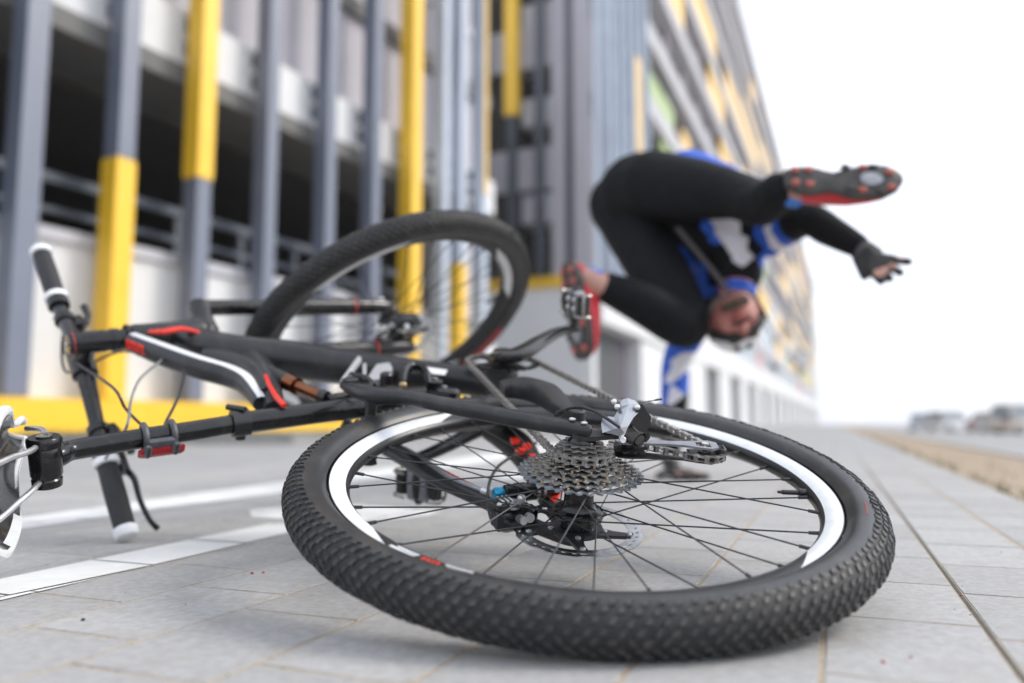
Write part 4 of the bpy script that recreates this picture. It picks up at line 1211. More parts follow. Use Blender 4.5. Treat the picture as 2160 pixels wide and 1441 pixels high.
def link_mesh(outer):
    b = MB()
    zp = .0034 if outer else .0023
    for sg in (1, -1):
        pts = []
        for cx_, sgn in ((.00635, 1), (-.00635, -1)):
            for k in range(-2, 3):
                a = k * math.pi / 4 * .95
                pts.append((cx_ + sgn * .0042 * math.cos(a), sgn * .0042 * math.sin(a)))
            pts.append((cx_ * .05 + sgn * .0003, sgn * .0030))
        b.prism([(x, y, sg * zp - .00055) for x, y in pts], (0, 0, .0011))
    if outer:
        for x in (.00635, -.00635): b.cyl((x, 0, -.0044), (x, 0, .0044), .0019, 8)
    else:
        for x in (.00635, -.00635): b.cyl((x, 0, -.0018), (x, 0, .0018), .0036, 9)
    return b.mesh('chain_link', M['steel_dark'], 30)
LK = [link_mesh(True), link_mesh(False)]
chain = empty('chain', parent=bike)
for i in range(NL):
    p, q = at(i * LT / NL), at((i + 1) * LT / NL)
    x = (q - p).normalized(); z = (V((0, 0, 1)) - x * x.z).normalized(); y = z.cross(x)
    o = link('chain_link', LK[i % 2], chain)
    c = (p + q) / 2
    o.matrix_basis = Matrix(((x.x, y.x, z.x, c.x), (x.y, y.y, z.y, c.y), (x.z, y.z, z.z, c.z), (0, 0, 0, 1)))

# chainring, cranks, pedals
b = gear(30, .0606 - .0095, .003, .050, 0, None)
for k in range(4):
    a = math.pi / 2 * k + .5
    d = V((math.cos(a), math.sin(a), 0)); e = V((-d.y, d.x, 0))
    b.prism([d * .014 - e * .011 + V((0, 0, .048)), d * .014 + e * .011 + V((0, 0, .048)), d * .053 + e * .006 + V((0, 0, .048)), d * .053 - e * .006 + V((0, 0, .048))], (0, 0, .005))
cr = b.build('chainring', M['alloy_black'], bike, 30)
cr.location = (.446, 0, 0)
b = MB(); b.lathe([(.028, -.046), (.028, .030), (.024, .036), (.024, .044), (.017, .046), (.017, .060)], (.446, 0, 0), seg=28); b.build('bottom_bracket', M['dull_black'], bike)
p, r = tr('crank_R')
b = MB(); b.sweep([(.446, .004, .062)] + p[1:], [.0195] + [x * 1.3 for x in r[1:]], 14, 0, True, (0, 0, 1), .50, 3, power=.8)
b.lathe([(.019, .050), (.020, .062), (.017, .073), (.008, .075)], (.446, 0, 0), seg=24)
b.build('crank_arm', M['gloss_black'], bike)
tipR = V(p[-1])
dl = V((-(tipR.x - .446), -(tipR.y), 0)) * .96
b = MB()
pl = [V((.446, 0, -.058)), V((.446, 0, -.062)) + dl * .3, V((.446, 0, -.074)) + dl * .62, V((.446, 0, -.082)) + dl * .88, V((.446, 0, -.084)) + dl]
b.sweep(pl, [.0185, .0165, .0145, .0130, .0115], 14, 0, True, (0, 0, 1), .62, 3, power=.8)
b.lathe([(.020, -.050), (.021, -.060), (.016, -.068)], (.446, 0, 0), seg=24)
b.build('crank_arm', M['gloss_black'], bike)
def pedal(o, sg, rot):
    root = MB()
    o = V(o)
    ax = V((0, 0, sg)); u_ = V((math.cos(rot), math.sin(rot), 0)); w_ = ax.cross(u_)
    A = [u_, w_, ax]
    root.sweep([o - ax * .006, o + ax * .014, o + ax * .016, o + ax * .034, o + ax * .060, o + ax * .072], [.0075, .0075, .011, .013, .0115, .006], 14)
    pr_ = root.build('pedal', M['dull_black'], bike)
    b = MB()
    b.box(o + ax * .042, .040, .020, .050, A, 0, .004)
    b.build('pedal_body', M['grey_alloy'], pr_)
    for s in (-1, 1):
        b = MB()
        b.box(o + ax * .042 + u_ * s * .030, .016, .024, .036, A, 0, .004)
        b.cyl(o + ax * .024 + u_ * s * .030 + w_ * .003, o + ax * .060 + u_ * s * .030 + w_ * .003, .009, 12)
        b.build('cleat_binding', M['dull_black'], pr_)
        b = MB()
        for zz in (.022, .062):
            c0 = o + ax * zz
            b.sweep([c0 + u_ * s * .018 + w_ * .012, c0 + u_ * s * .034 + w_ * .016, c0 + u_ * s * .042 + w_ * .006, c0 + u_ * s * .040 - w_ * .010, c0 + u_ * s * .020 - w_ * .013], .0022, 7, smooth=2)
        b.sweep([o + ax * .022 + u_ * s * .042 + w_ * .006, o + ax * .042 + u_ * s * .046 + w_ * .008, o + ax * .062 + u_ * s * .042 + w_ * .006], .0026, 7, smooth=2)
        b.build('binding_wire', M['steel_dark'], pr_)
        b = MB()
        for zz in (.034, .050):
            b.lathe([(.0042, -.001), (.0042, .0125), (.003, .014), (0, .014)], o + ax * zz + u_ * s * .012, w_, 10)
        b.build('pedal_bolt', M['steel'], pr_)
    return pr_
pedal(tipR + V((0, 0, .006)), 1, .15)
pedal(pl[-1] - V((0, 0, .006)), -1, .95)

# frame
def tt_mat(w, t):
    a = (w % (2 * math.pi))
    for c in (math.pi * .5, ):
        d = abs((a - c + math.pi) % (2 * math.pi) - math.pi)
        if d < .52: return 1
    d = abs((a - math.pi * 1.5 + math.pi) % (2 * math.pi) - math.pi)
    return 1 if d < .33 else 0
p, r = tr('top_tube')
b = MB()
b.sweep(p, r, 28, 0, True, (0, 0, 1), 1.0, 3, tt_mat)
# down tube and the web behind the shock belong to the same moulding
p2, r2 = tr('down_tube'); b.sweep(p2, r2, 24, 0, True, (0, 0, 1), 1.08, 3)
p3, r3 = tr('web'); b.sweep(p3, r3, 20, 0, True, (0, 0, 1), 1.0, 3); p3, r3 = tr('web_in'); b.sweep(p3, r3, 20, 0, True, (0, 0, 1), 1.0, 3)
AX0 = V((.894, .132, .063))
hd = lambda k: AX0 - FS * k
b.sweep([hd(.438), hd(.445), hd(.50), hd(.557), hd(.563)], [.0255, .0275, .0235, .0245, .023], 22)
frame = b.build('frame', [M['carbon'], M['white_paint']], bike)
sw('red_line', 'red_edge', M['red_paint'], frame, 8)
sw('red_chevron', 'chevron', M['red_paint'], frame, 8, 1, 1.0, .7, (0, 0, 1))
b = MB(); b.prism(PTS['white_decal'], (0, 0, .0012)); b.build('white_decal', M['white_paint'], frame)
# small red lettering on the top tube (too blurred in the picture to read: short upright strokes)
b = MB()
for k in range(5):
    q = V(PTS['top_tube'][0][:3]).lerp(V(PTS['top_tube'][1][:3]), .16 + .13 * k)
    d = (V(PTS['top_tube'][1][:3]) - V(PTS['top_tube'][0][:3])).normalized()
    e = V((0, 0, 1)).cross(d).normalized()
    if e.x > 0: e = -e
    n_ = V((0, 0, 1))
    rr = .0185
    for aa in (0.0, ):
        c0 = q + (e * math.cos(.15) + n_ * math.sin(.15)) * rr
        b.box(c0, .0055, .016, .003, [d, n_, e], 0, .0006)
        b.box(c0 + d * .003 + n_ * (.0055 if k % 2 else -.0055), .0085, .0035, .003, [d, n_, e], 0, .0006)
b.build('red_lettering', M['red_paint'], frame)
sw('seat_tube', 'seat_tube', M['gloss_black'], frame, 22, 1)
p, r = tr('collar'); d = (V(p[1]) - V(p[0])).normalized()
b = MB(); b.sweep([V(p[0]) - d * .008, V(p[0]) - d * .0078, V(p[1]), V(p[1]) + d * .0002], [.0165, .0195, .0195, .0165], 20)
b.box(V(p[0]).lerp(V(p[1]), .5) + V((.004, .004, -.020)), .014, .014, .014, None, 0, .002)
b.cyl(V(p[0]) + V((-.004, -.012, .021)), V(p[0]) + V((.012, .014, .021)), .0045, 10)
b.build('seat_collar', M['alloy_black'], frame)

# seat post with clamp, reflector, saddle
post = sw('seat_post', 'seat_post', M['gloss_black'], None, 20, 2)
b = MB()
b.lathe([(.012, -.034), (.0165, -.032), (.0172, -.023), (.0158, -.021), (.0178, -.017), (.0185, .013), (.0165, .017), (.0195, .019), (.0200, .026), (.0175, .030), (.010, .030)], (.152, .628, 0), (0, 0, 1), 26)
b.build('saddle_clamp', M['gloss_black'], post)
b = MB(); b.lathe([(.0085, .0305), (.009, .032), (.0045, .0322), (.0045, .0308)], (.152, .628, 0), (0, 0, 1), 12); b.build('clamp_bolt', M['steel_dark'], post)
pa, pb_ = V(PTS['reflector'][0]), V(PTS['reflector'][1])
dd = (pb_ - pa).normalized(); LR = (pb_ - pa).length
pc = V(PTS['seat_post'][3][:3]).lerp(V(PTS['seat_post'][5][:3]), .62)
fw_ = V((-.80, .34, -.42)); fw_ = (fw_ - dd * dd.dot(fw_)).normalized(); sd2 = dd.cross(fw_).normalized()
rf = MB(); rf.box(pc + fw_ * .017, LR * .62, .026, .012, [dd, sd2, fw_], 0, .003)
for s_ in (-.30, .30):
    q = pc + dd * LR * s_
    rf.sweep([q + (fw_ * math.cos(a) + sd2 * math.sin(a)) * .0175 for a in [2 * math.pi * k / 16 for k in range(16)]], .0042, 8, closed=True)
    rf.box(q + fw_ * .024, .010, .022, .010, [dd, sd2, fw_], 0, .003)
rfo = rf.build('reflector_bracket', M['bracket'], bike)
b = MB(); b.box(pc + fw_ * .0225 + sd2 * .004 * (1 if sd2.z < 0 else -1), LR * 1.0, .017, .008, [dd, sd2, fw_], 0, .003); b.build('reflector', M['reflector'], rfo)

def saddle():
    KX = [.005, .015, .04, .075, .115, .15, .19, .23, .265, .28]
    KW = [.022, .046, .068, .077, .074, .058, .036, .024, .020, .012]
    X, HW = [], []
    for i in range(len(KX) - 1):
        for k in range(4):
            t = k / 4
            a_, b_, c_, d_ = max(i - 1, 0), i, i + 1, min(i + 2, len(KX) - 1)
            f_ = lambda K: .5 * (2 * K[b_] + (K[c_] - K[a_]) * t + (2 * K[a_] - 5 * K[b_] + 4 * K[c_] - K[d_]) * t * t + (3 * K[b_] - K[a_] - 3 * K[c_] + K[d_]) * t ** 3)
            X.append(f_(KX)); HW.append(f_(KW))
    X.append(KX[-1]); HW.append(KW[-1])
    b = MB(); n = 25
    rows, edges = [], []
    for x, hw in zip(X, HW):
        yb = .672 + .155 * (x - .152)
        row = []
        for k in range(n):
            s = math.sin(math.pi / 2 * (-1 + 2 * k / (n - 1)))
            dm = .024 + .012 * max(0, min(1, (hw - .03) / .04))
            drop = (abs(s) ** 3.2) * dm + (.006 * math.exp(-(s / .25) ** 2) if x < .2 else 0)
            row.append(V((x, yb + .030 - drop, s * hw)))
        rows.append(row)
    vs = [p for r_ in rows for p in r_]
    N = len(rows)
    lower = [V((p.x, p.y - .010, p.z * .93)) for p in vs]
    fs = []
    for i in range(N - 1):
        for k in range(n - 1):
            fs.append([i * n + k, i * n + k + 1, (i + 1) * n + k + 1, (i + 1) * n + k])
            fs.append([N * n + i * n + k + 1, N * n + i * n + k, N * n + (i + 1) * n + k, N * n + (i + 1) * n + k + 1])
    for i in range(N - 1):
        for k in (0, n - 1): fs.append([i * n + k, (i + 1) * n + k, N * n + (i + 1) * n + k, N * n + i * n + k])
    for k in range(n - 1):
        for i in (0, N - 1): fs.append([i * n + k, i * n + k + 1, N * n + i * n + k + 1, N * n + i * n + k])
    b.add(vs + lower, fs)
    sd_ = b.build('saddle', M['saddle'], bike)
    b = MB()
    for k in (0, n - 1):
        pass
    outline = [rows[i][0] for i in range(N)] + [rows[N - 1][k] for k in range(1, n - 1)] + [rows[i][n - 1] for i in range(N - 1, -1, -1)] + [rows[0][k] for k in range(n - 2, 0, -1)]
    outline = [p + V((0, -.006, 0)) for p in outline]
    rad = [.0062 - .0018 * min(1, max(0, (p.x - .12) / .06)) for p in outline]
    b.sweep(outline, rad, 9, closed=True)
    b.build('white_edge', M['white_paint'], sd_)
    # white lining under each wing
    for s in (-1, 1):
        b = MB(); ks = [k for k in range(n) if (k <= 3 if s < 0 else k >= n - 4)]
        ii = [i for i in range(N) if .06 < X[i] < .135]
        vs = [lower[i * n + k] + V((0, -.0012, 0)) for i in ii for k in ks]
        m_ = len(ks)
        b.add(vs, [[a * m_ + c, a * m_ + c + 1, (a + 1) * m_ + c + 1, (a + 1) * m_ + c] for a in range(len(ii) - 1) for c in range(m_ - 1)])
        b.build('white_lining', M['white_paint'], sd_)
    for s in (-1, 1):
        b = MB()
        b.sweep([(.012, .675, s * .030), (.04, .650, s * .032), (.085, .640, s * .028), (.125, .632, s * .023), (.18, .637, s * .022), (.23, .655, s * .016), (.262, .683, s * .008)], .0036, 10, smooth=2)
        b.build('saddle_rail', M['steel'], sd_)
    b = MB(); b.box((.055, .672 + .155 * (.055 - .152) + .008, -.012), .02, .003, .010, None, 0, .001); b.build('red_mark', M['red_paint'], sd_)
saddle()

# rear suspension: shock, links, stays
sh = sw('rear_shock', 'shock1', M['dull_black'], None, 18, 0)
sw('shock_body', 'shock2', M['bronze'], sh, 18, 0); sw('shock_stanchion', 'shock3', M['bronze'], sh, 18, 0); sw('shock_seal', 'shock4', M['gloss_black'], sh, 18, 0); sw('shock_eyelet', 'shock5', M['gloss_black'], sh, 12, 0)
b = MB()
p, r = tr('link_bar'); b.sweep(p, r, 10, 0, True, (0, 0, 1), 1.6)
b.prism(PTS['link_plate'], (0, 0, -.010)); b.prism(PTS['link_small'], (0, 0, -.008))
lk = b.build('rocker_link', M['link_silver'], bike)
b = MB(); b.prism([(V(q) + V((0, 0, -.02))) for q in PTS['link_plate']], (0, 0, -.035)); b.sweep([(.3374, .2729, -.03), (.4962, .2414, -.03)], .006, 10); b.build('link_spacer', M['dull_black'], lk)
q = PTS['link_bolt'][0]
b = MB(); b.lathe([(.0105, -.012), (.0105, .004), (.008, .007), (.0035, .007), (.003, .004), (0, .004)], q, (0, 0, 1), 16); b.build('pivot_bolt', M['alloy_black'], lk)
b = MB(); b.lathe([(.012, 0), (.012, .008), (.008, .010), (0, .010)], (.30, .262, .052), (0, 0, 1), 16); b.build('pivot_bolt', M['alloy_black'], lk)
sw('derailleur_cable', 'hook', M['hose'], None, 8)
ar = sw('cable_guide', 'arch', M['gloss_black'], None, 12, 2, 1, 1.5, (0, 0, 1))
b = MB(); q = V(PTS['arch'][0][:3]); b.ball(q, .0065, 10, 6); b.build('cable_ferrule', M['brass'], ar)
b = MB()
b.lathe([(.013, -.02), (.013, .004), (.010, .006), (0, .006)], (.362, .128, .036), (0, 0, 1), 16)
b.box((.345, .115, .022), .05, .022, .022, [V((.6, .8, 0)), V((-.8, .6, 0)), V((0, 0, 1))], 0, .004)
b.build('main_pivot', M['gloss_black'], bike)
for pr_, q_ in (([(.0045, .0065), (.0045, .009), (0, .009)], (.362, .128, .036)), ([(.004, 0), (.004, .0025), (0, .0025)], (.345, .115, .0335))):
    b = MB(); b.lathe(pr_, q_, (0, 0, 1), 10); b.build('pivot_bolt', M['steel'], bike)
st = sw('seat_stay', 'seat_stay_R', M['carbon'], None, 20, 3, 1.0, .95, (0, 0, 1), power=.86)
b = MB(); b.sweep([(.233, .2345, .046), (.236, .236, .02), (.238, .237, -.02), (.236, .236, -.05)], [.010, .0075, .0075, .010], 14, smooth=2)
b.build('stay_bridge', M['carbon'], st)
for k, (x, y) in enumerate(((.0058, .0075), (-.0030, .0005))):
    b = MB(); b.lathe([(.0042, .0785 - k * .001), (.0042, .0798 - k * .001), (.0025, .0802 - k * .001), (.0016, .0785 - k * .001), (0, .0785 - k * .001)], (x * 1.5, y * 1.5, 0), (0, 0, 1), 12); b.build('stay_bolt', M['steel'], st)
cs = sw('chain_stay', 'chain_stay_R', M['carbon'], None, 20, 3, 1.0, .72, (0, 0, 1), power=.5)
q = V(PTS['pivot'][0])
b = MB(); b.lathe([(.0115, -.012), (.0118, .004), (.0118, .0095), (.010, .011), (.008, .0112), (.0075, .0095), (0, .0095)], q, (0, 0, 1), 22); b.build('dropout_pivot', M['dull_black'], cs)
b = MB(); b.lathe([(.0124, -.010), (.0124, -.002)], q, (0, 0, 1), 22); b.build('pivot_collar', M['grey_alloy'], cs)
st2 = sw('seat_stay', 'damper_stay_L', M['carbon'], None, 18, 3, 1.0, .9, (0, 0, 1))
b = MB()
for k in range(9):
    c0 = V((.175 - k * .0075, .1345 - k * .0048, -.0444 - k * .0004)); b.box(c0, .0060, .0022 + .0012 * (k % 2), .0012, [V((-.84, -.54, 0)), V((.54, -.84, 0)), V((0, 0, 1))])
b.build('red_lettering', M['red_paint'], st2)
sw('damper_hose', 'hose_L', M['grey_alloy'], None, 10, 2)
b = MB(); p, r = tr('hose_L'); b.cyl(V(p[-1]) - (V(p[-1]) - V(p[-2])).normalized() * .012, V(p[-1]) + (V(p[-1]) - V(p[-2])).normalized() * .004, .0048, 12); b.build('hose_end', M['steel'], bike)
cs2 = sw('chain_stay', 'chain_stay_L', M['dull_black'], None, 18, 3, 1.0, .9, (0, 0, 1))
for pl in (PTS['red_L1'], PTS['red_L2']):
    q_ = [V(x) + V((0, 0, .0005)) for x in pl]; c_ = sum(q_, V()) / 4
    for sh_, sc_ in ((V((.014, .006, 0)), .46), (V((-.014, -.006, 0)), .40)):
        b = MB(); b.prism([c_ + sh_ + (x - c_) * sc_ for x in q_], (0, 0, -.006)); b.build('red_print', M['red_paint'], cs2)
b = MB(); b.prism([(.10, .020, -.043), (.118, .006, -.043), (.085, -.004, -.043), (.06, .012, -.047)], (0, 0, -.006)); b.build('red_print', M['red_paint'], cs2)
p, r = tr('reservoir'); pd = (V(p[1]) - V(p[0])).normalized()
b = MB(); b.sweep([p[0], V(p[0]) + pd * .002, V(p[0]) + pd * .016, V(p[0]) + pd * .0165, V(p[0]) + pd * .030, V(p[0]) + pd * .0305, p[1], V(p[1]) + pd * .02], [.009, .0118, .0122, .0128, .0128, .0118, .0118, .010], 22)
b.box(V(p[0]) + V((-.006, .002, -.014)), .022, .022, .018, None, 0, .004)
rs = b.build('damper_reservoir', M['gloss_black'], bike)
b = MB(); b.sweep([V(p[1]) - pd * .012, V(p[1]) - pd * .008], [.0122, .0122], 20); b.sweep([V(p[1]) - pd * .003, V(p[1])], [.0124, .0124], 20); b.build('reservoir_ring', M['steel'], rs)
b = MB()
ko, kx = V(PTS['knob'][1][:3]), (V(PTS['knob'][0][:3]) - V(PTS['knob'][1][:3])).normalized()
vs = []
nk = 20
for h_, r_ in ((-.001, .0085), (.002, .0095), (.011, .0095), (.0135, .008)):
    x_ = kx.orthogonal().normalized(); y_ = kx.cross(x_)
    for k in range(nk):
        rr = r_ * (1 if (k // 2) % 2 else .88)
        vs.append(ko + kx * h_ + (x_ * math.cos(2 * math.pi * k / nk) + y_ * math.sin(2 * math.pi * k / nk)) * rr)
fs = [[i * nk + k, i * nk + (k + 1) % nk, (i + 1) * nk + (k + 1) % nk, (i + 1) * nk + k] for i in range(3) for k in range(nk)] + [[3 * nk + k for k in range(nk)], [nk - 1 - k for k in range(nk)]]
b.add(vs, fs); b.build('adjuster_knob', M['blue_knob'], rs)
sw('brake_hose', 'brake_hose', M['hose'], None, 9, 3)

def caliper(o, A, m1=M['gloss_black']):
    o = V(o); A = [V(a) for a in A]
    b = MB(); b.box(o, .052, .030, .030, A, 0, .006); b.box(o + A[0] * .012 + A[2] * .017, .026, .024, .014, A, 0, .004); b.box(o - A[0] * .026, .012, .018, .022, A, 0, .004)
    c = b.build('brake_caliper', m1, bike)
    for s, r_ in ((-.014, .0055), (.004, .0105), (.020, .005)):
        b = MB(); b.lathe([(r_, 0), (r_, .006), (r_ * .7, .0085), (0, .0085)], o + A[2] * .015 + A[0] * s + A[1] * (.004 if s > 0 else -.006), A[2], 14); b.build('caliper_bolt', M['steel'] if r_ < .01 else M['grey_alloy'], c)
    b = MB(); b.cyl(o + A[1] * .014 + A[2] * .004, o + A[1] * .028 + A[2] * .006, .0052, 12); b.cyl(o + A[1] * .016 + A[2] * .004 - A[0] * .012, o + A[1] * .022 + A[2] * .005 - A[0] * .012, .006, 12); b.build('hose_fitting', M['steel'], c)
    for k in range(3):
        b = MB(); b.box(o + A[2] * (.0245) + A[0] * (.006 + .006 * k), .0025, .020, .004, A, 0, .0008); b.build('caliper_fin', M['steel'], c)
    return c
caliper((.028, .074, -.050), [V((-.25, .97, 0)), V((-.97, -.25, 0)), V((0, 0, 1))])

# rear derailleur
b = MB()
b.prism([(.014, -.002, .0585), (.004, .013, .0585), (-.012, .010, .0585), (-.016, -.004, .0585), (-.010, -.042, .0585), (.004, -.048, .0585), (.010, -.040, .0585)], (0, 0, .0055))
hg = b.build('derailleur_hanger', M['dull_black'], bike)
b = MB(); b.lathe([(.0125, .052), (.0135, .0575), (.0135, .064), (.009, .0645)], (0, 0, 0), seg=24); b.build('axle_nut', M['dull_black'], hg)
def blend(b, secs, mi=0):
    """loft through rings of equal count"""
    n = len(secs[0])
    vs = [p for s_ in secs for p in s_]
    fs = [[i * n + k, i * n + (k + 1) % n, (i + 1) * n + (k + 1) % n, (i + 1) * n + k] for i in range(len(secs) - 1) for k in range(n)]
    fs += [[n - 1 - k for k in range(n)], [(len(secs) - 1) * n + k for k in range(n)]]
    b.add(vs, fs, mi)
D1 = PTS['der_body']
# faceted silver parallelogram plate; px-like corner points on the body, given a back side 14 mm behind
der = MB()
Pq = [V(q) for q in DER]
back = V((.88, -.30, -.30)).normalized() * .014
for f in DERF:
    der.add([Pq[i] for i in f], [list(range(len(f)))])
hull = DERH
for i in range(len(hull)):
    a_, c_ = Pq[hull[i]], Pq[hull[(i + 1) % len(hull)]]
    der.add([a_, c_, c_ + back, a_ + back], [[0, 1, 2, 3]])
der.add([Pq[i] + back for i in reversed(hull)], [list(range(len(hull)))])
do = der.build('derailleur', M['silver'], bike, 34)
b = MB()
for key in ('DB1', 'DB2', 'DB3'):
    q = [V(x) for x in DERB[key]]
    b.prism(q, back * (1.2 if key == 'DB1' else .9))
b.build('derailleur_linkage', M['alloy_black'], do, 25)
b = MB()
for q in DERB['pins']: b.lathe([(.0034, -.002), (.0034, .003), (.002, .004), (0, .004)], V(q) - back * .05, -back.normalized(), 10)
b.build('linkage_pin', M['steel'], do)
q0, q1 = V(DERB['ring'][0]), V(DERB['ring'][1])
b = MB(); b.sweep([q0, q1], [.0125, .0135], 22, 0, False, (0, 0, 1), .55); b.sweep([q1, q0.lerp(q1, .2)], [.0105, .009], 22, 0, True, (0, 0, 1), .5)
b.build('pivot_housing', M['dull_black'], do)
b = MB(); q = V(DERB['bolt']); b.lathe([(.0042, 0), (.0042, .007), (.0034, .008), (.002, .008), (.002, .006), (0, .006)], q, -back.normalized(), 12); b.build('limit_screw', M['steel'], do)
# jockey wheels and cage
gw, tw_ = V((.010, -.0625, 0)), V((-.016, -.152, 0))
for c0, z in ((gw, .0405), (tw_, .038)):
    b = gear(10, .006, .0024, 0, 0, None)
    b.lathe([(.0035, -.004), (.0075, -.004), (.0075, .004), (.0035, .004)], seg=16, closed=True)
    o = b.build('jockey_wheel', M['dull_black'], do, 30); o.location = (c0.x, c0.y, z)
ax_ = (tw_ - gw).normalized(); sx_ = V((-ax_.y, ax_.x, 0))
def cage_plate(z, th, hole, m_, nm, wscale=1.0):
    b = MB()
    def P_(s, w_, zz): return gw + ax_ * s + sx_ * w_ * wscale + V((0, 0, zz))
    L = (tw_ - gw).length
    left = [(-.016, -.004), (-.012, -.011), (0, -.013), (.02, -.010), (.05, -.0065), (.068, -.008), (.082, -.013), (L + .006, -.0165), (L + .015, -.010)]
    right = [(-.016, .004), (-.012, .011), (0, .013), (.02, .009), (.05, .006), (.068, .008), (.082, .012), (L + .006, .0165), (L + .015, .010)]
    for i in range(len(left) - 1):
        if hole and i == 6:        # window near the lower pulley
            a0, a1, c0, c1 = left[i], left[i + 1], right[i], right[i + 1]
            for (s0, w0), (s1, w1), (t0, u0), (t1, u1) in (((a0), (a1), (a0[0], a0[1] + .0055), (a1[0], a1[1] + .0055)), ((c0[0], c0[1] - .0055), (c1[0], c1[1] - .0055), c0, c1)):
                b.prism([P_(s0, w0, z), P_(s1, w1, z), P_(t1, u1, z), P_(t0, u0, z)], (0, 0, th))
        else:
            b.prism([P_(*left[i], z), P_(*left[i + 1], z), P_(*right[i + 1], z), P_(*right[i], z)], (0, 0, th))
    return b.build(nm, m_, do, 30)
cage_plate(.0475, .0028, True, M['grey_alloy'], 'cage_plate')
cage_plate(.0305, .0020, False, M['dull_black'], 'cage_plate', 1.05)
b = MB(); b.lathe([(.0045, .0503), (.0045, .0522), (0, .0522)], tw_, (0, 0, 1), 12); b.lathe([(.0045, .0503), (.0045, .0522), (0, .0522)], gw, (0, 0, 1), 12); b.build('pulley_bolt', M['steel'], do)
b = MB(); b.box(tw_ + ax_ * .020 + V((0, 0, .040)), .010, .020, .020, [ax_, sx_, V((0, 0, 1))], 0, .003); b.build('cage_stop', M['dull_black'], do)
sw('gear_cable', 'shift_cable', M['hose'], None, 9, 3)
b = MB(); p, r = tr('cable_end'); b.sweep([p[0], V(p[0]).lerp(V(p[1]), .6), V(p[0]).lerp(V(p[1]), .61), p[1]], [.0006, .0006, .0013, .0013], 7); b.build('cable_end', M['dull_black'], bike)
b = MB(); q = V(PTS['shift_cable'][0][:3]); q2 = V(PTS['shift_cable'][1][:3]); b.cyl(q - (q2 - q) * .3, q + (q2 - q) * .35, .0042, 10); b.build('cable_ferrule', M['dull_black'], bike)

# fork, stem, bars
for s in (1, -1):
    top, low = hd(.425) + FA * (.062 * s) + FF * .004, FW + FA * (.060 * s)
    leg = MB()
    dn = (low - top).normalized()
    leg.ball(top, .0185, 16, 10); leg.sweep([top, top.lerp(low, .42)], [.0155, .0155], 16)
    o = leg.build('fork_leg', M['gloss_black'], bike)
    b = MB()
    m0 = top.lerp(low, .36)
    b.sweep([m0, m0 + dn * .004, m0 + dn * .02, top.lerp(low, .7), top.lerp(low, .92), low, low + dn * .018], [.017, .0205, .020, .0185, .0185, .016, .013], 18, smooth=1)
    b.box(low + FF * .004, .034, .030, .020, [dn, FF, FA], 0, .005)
    b.build('fork_lower', M['gloss_black'], o)
    if s > 0:
        b = MB(); q = low + FA * .012; b.lathe([(.010, 0), (.010, .006), (.006, .009), (0, .009)], q, FA, 16); b.sweep([q + FA * .006, q + FA * .012 + FF * .02, q + FA * .010 + FF * .055], [.004, .0045, .003], 8, smooth=2); b.build('quick_release', M['steel'], o)
    b = MB(); q = top.lerp(low, .80); b.sweep([q, q + dn * .006], [.0195, .0195], 16); b.build('red_band', M['dark_red'], o)
b = MB(); b.sweep([hd(.425) + FA * .066, hd(.43) + FA * .03, hd(.434), hd(.43) - FA * .03, hd(.425) - FA * .066], [.018, .019, .024, .019, .018], 16, 0, True, FS, 1.1, 2); b.build('fork_crown', M['gloss_black'], bike)
b = MB()
arch0, arch1 = hd(.425).lerp(FW, .40) + FA * .06 + FF * .02, hd(.425).lerp(FW, .40) - FA * .06 + FF * .02
b.sweep([arch0, arch0 + FF * .02 - FS * .035, (arch0 + arch1) / 2 + FF * .03 - FS * .06, arch1 + FF * .02 - FS * .035, arch1], [.009, .008, .008, .008, .009], 10, smooth=2); b.build('fork_brace', M['gloss_black'], bike)
caliper(FW - FA * .048 - FS * .02 - FF * .075, [FS, FF, -FA])
hs_ = MB()
hs_.sweep([hd(.566), hd(.572), hd(.5725), hd(.584), hd(.5845), hd(.596), hd(.5965), hd(.606)], [.0255, .0255, .0185, .0185, .0205, .0205, .0185, .0185], 20)
hs_.build('headset_spacer', M['gloss_black'], bike)
BM = hd(.6355) + FF * .060
b = MB()
b.sweep([hd(.606), hd(.660), hd(.664)], [.0195, .0190, .0165], 20)
b.sweep([hd(.634), hd(.635) + FF * .02, BM - FF * .012, BM + FF * .004], [.019, .0165, .0175, .021], 16, 0, True, FA, 1.15, 1)
b.sweep([BM - FA * .026, BM - FA * .024, BM + FA * .024, BM + FA * .026], [.019, .0215, .0215, .019], 18)
stem = b.build('stem', M['gloss_black'], bike)
b = MB()
for s in (-.016, .016):
    for t in (-.013, .013): b.lathe([(.0035, 0), (.0035, .004), (0, .004)], BM + FA * s + FF * .020 - FS * t, FF, 10)
b.lathe([(.004, 0), (.004, .003), (0, .003)], hd(.665), -FS, 10)
b.build('stem_bolt', M['steel'], stem)
b = MB(); b.sweep([hd(.655), hd(.657)], [.0198, .0198], 18); b.build('stem_ring', M['dark_red'], stem)
HB = .311
def bar_pt(s):                                        # slight rise and backsweep
    a = abs(s)
    rise = 0
    back = 0 if a < .03 else -min(1, (a - .03) / .12) * .030 - max(0, a - .15) * .07
    return BM + FA * s - FS * rise - FF * back
b = MB(); ss = [-HB + .004 + (2 * HB - .008) * i / 36 for i in range(37)]
b.sweep([bar_pt(s) for s in ss], [.0155 if abs(s) < .04 else .0125 + max(0, .10 - abs(s)) * .03 for s in ss], 16)
bar = b.build('handlebar', M['gloss_black'], bike)
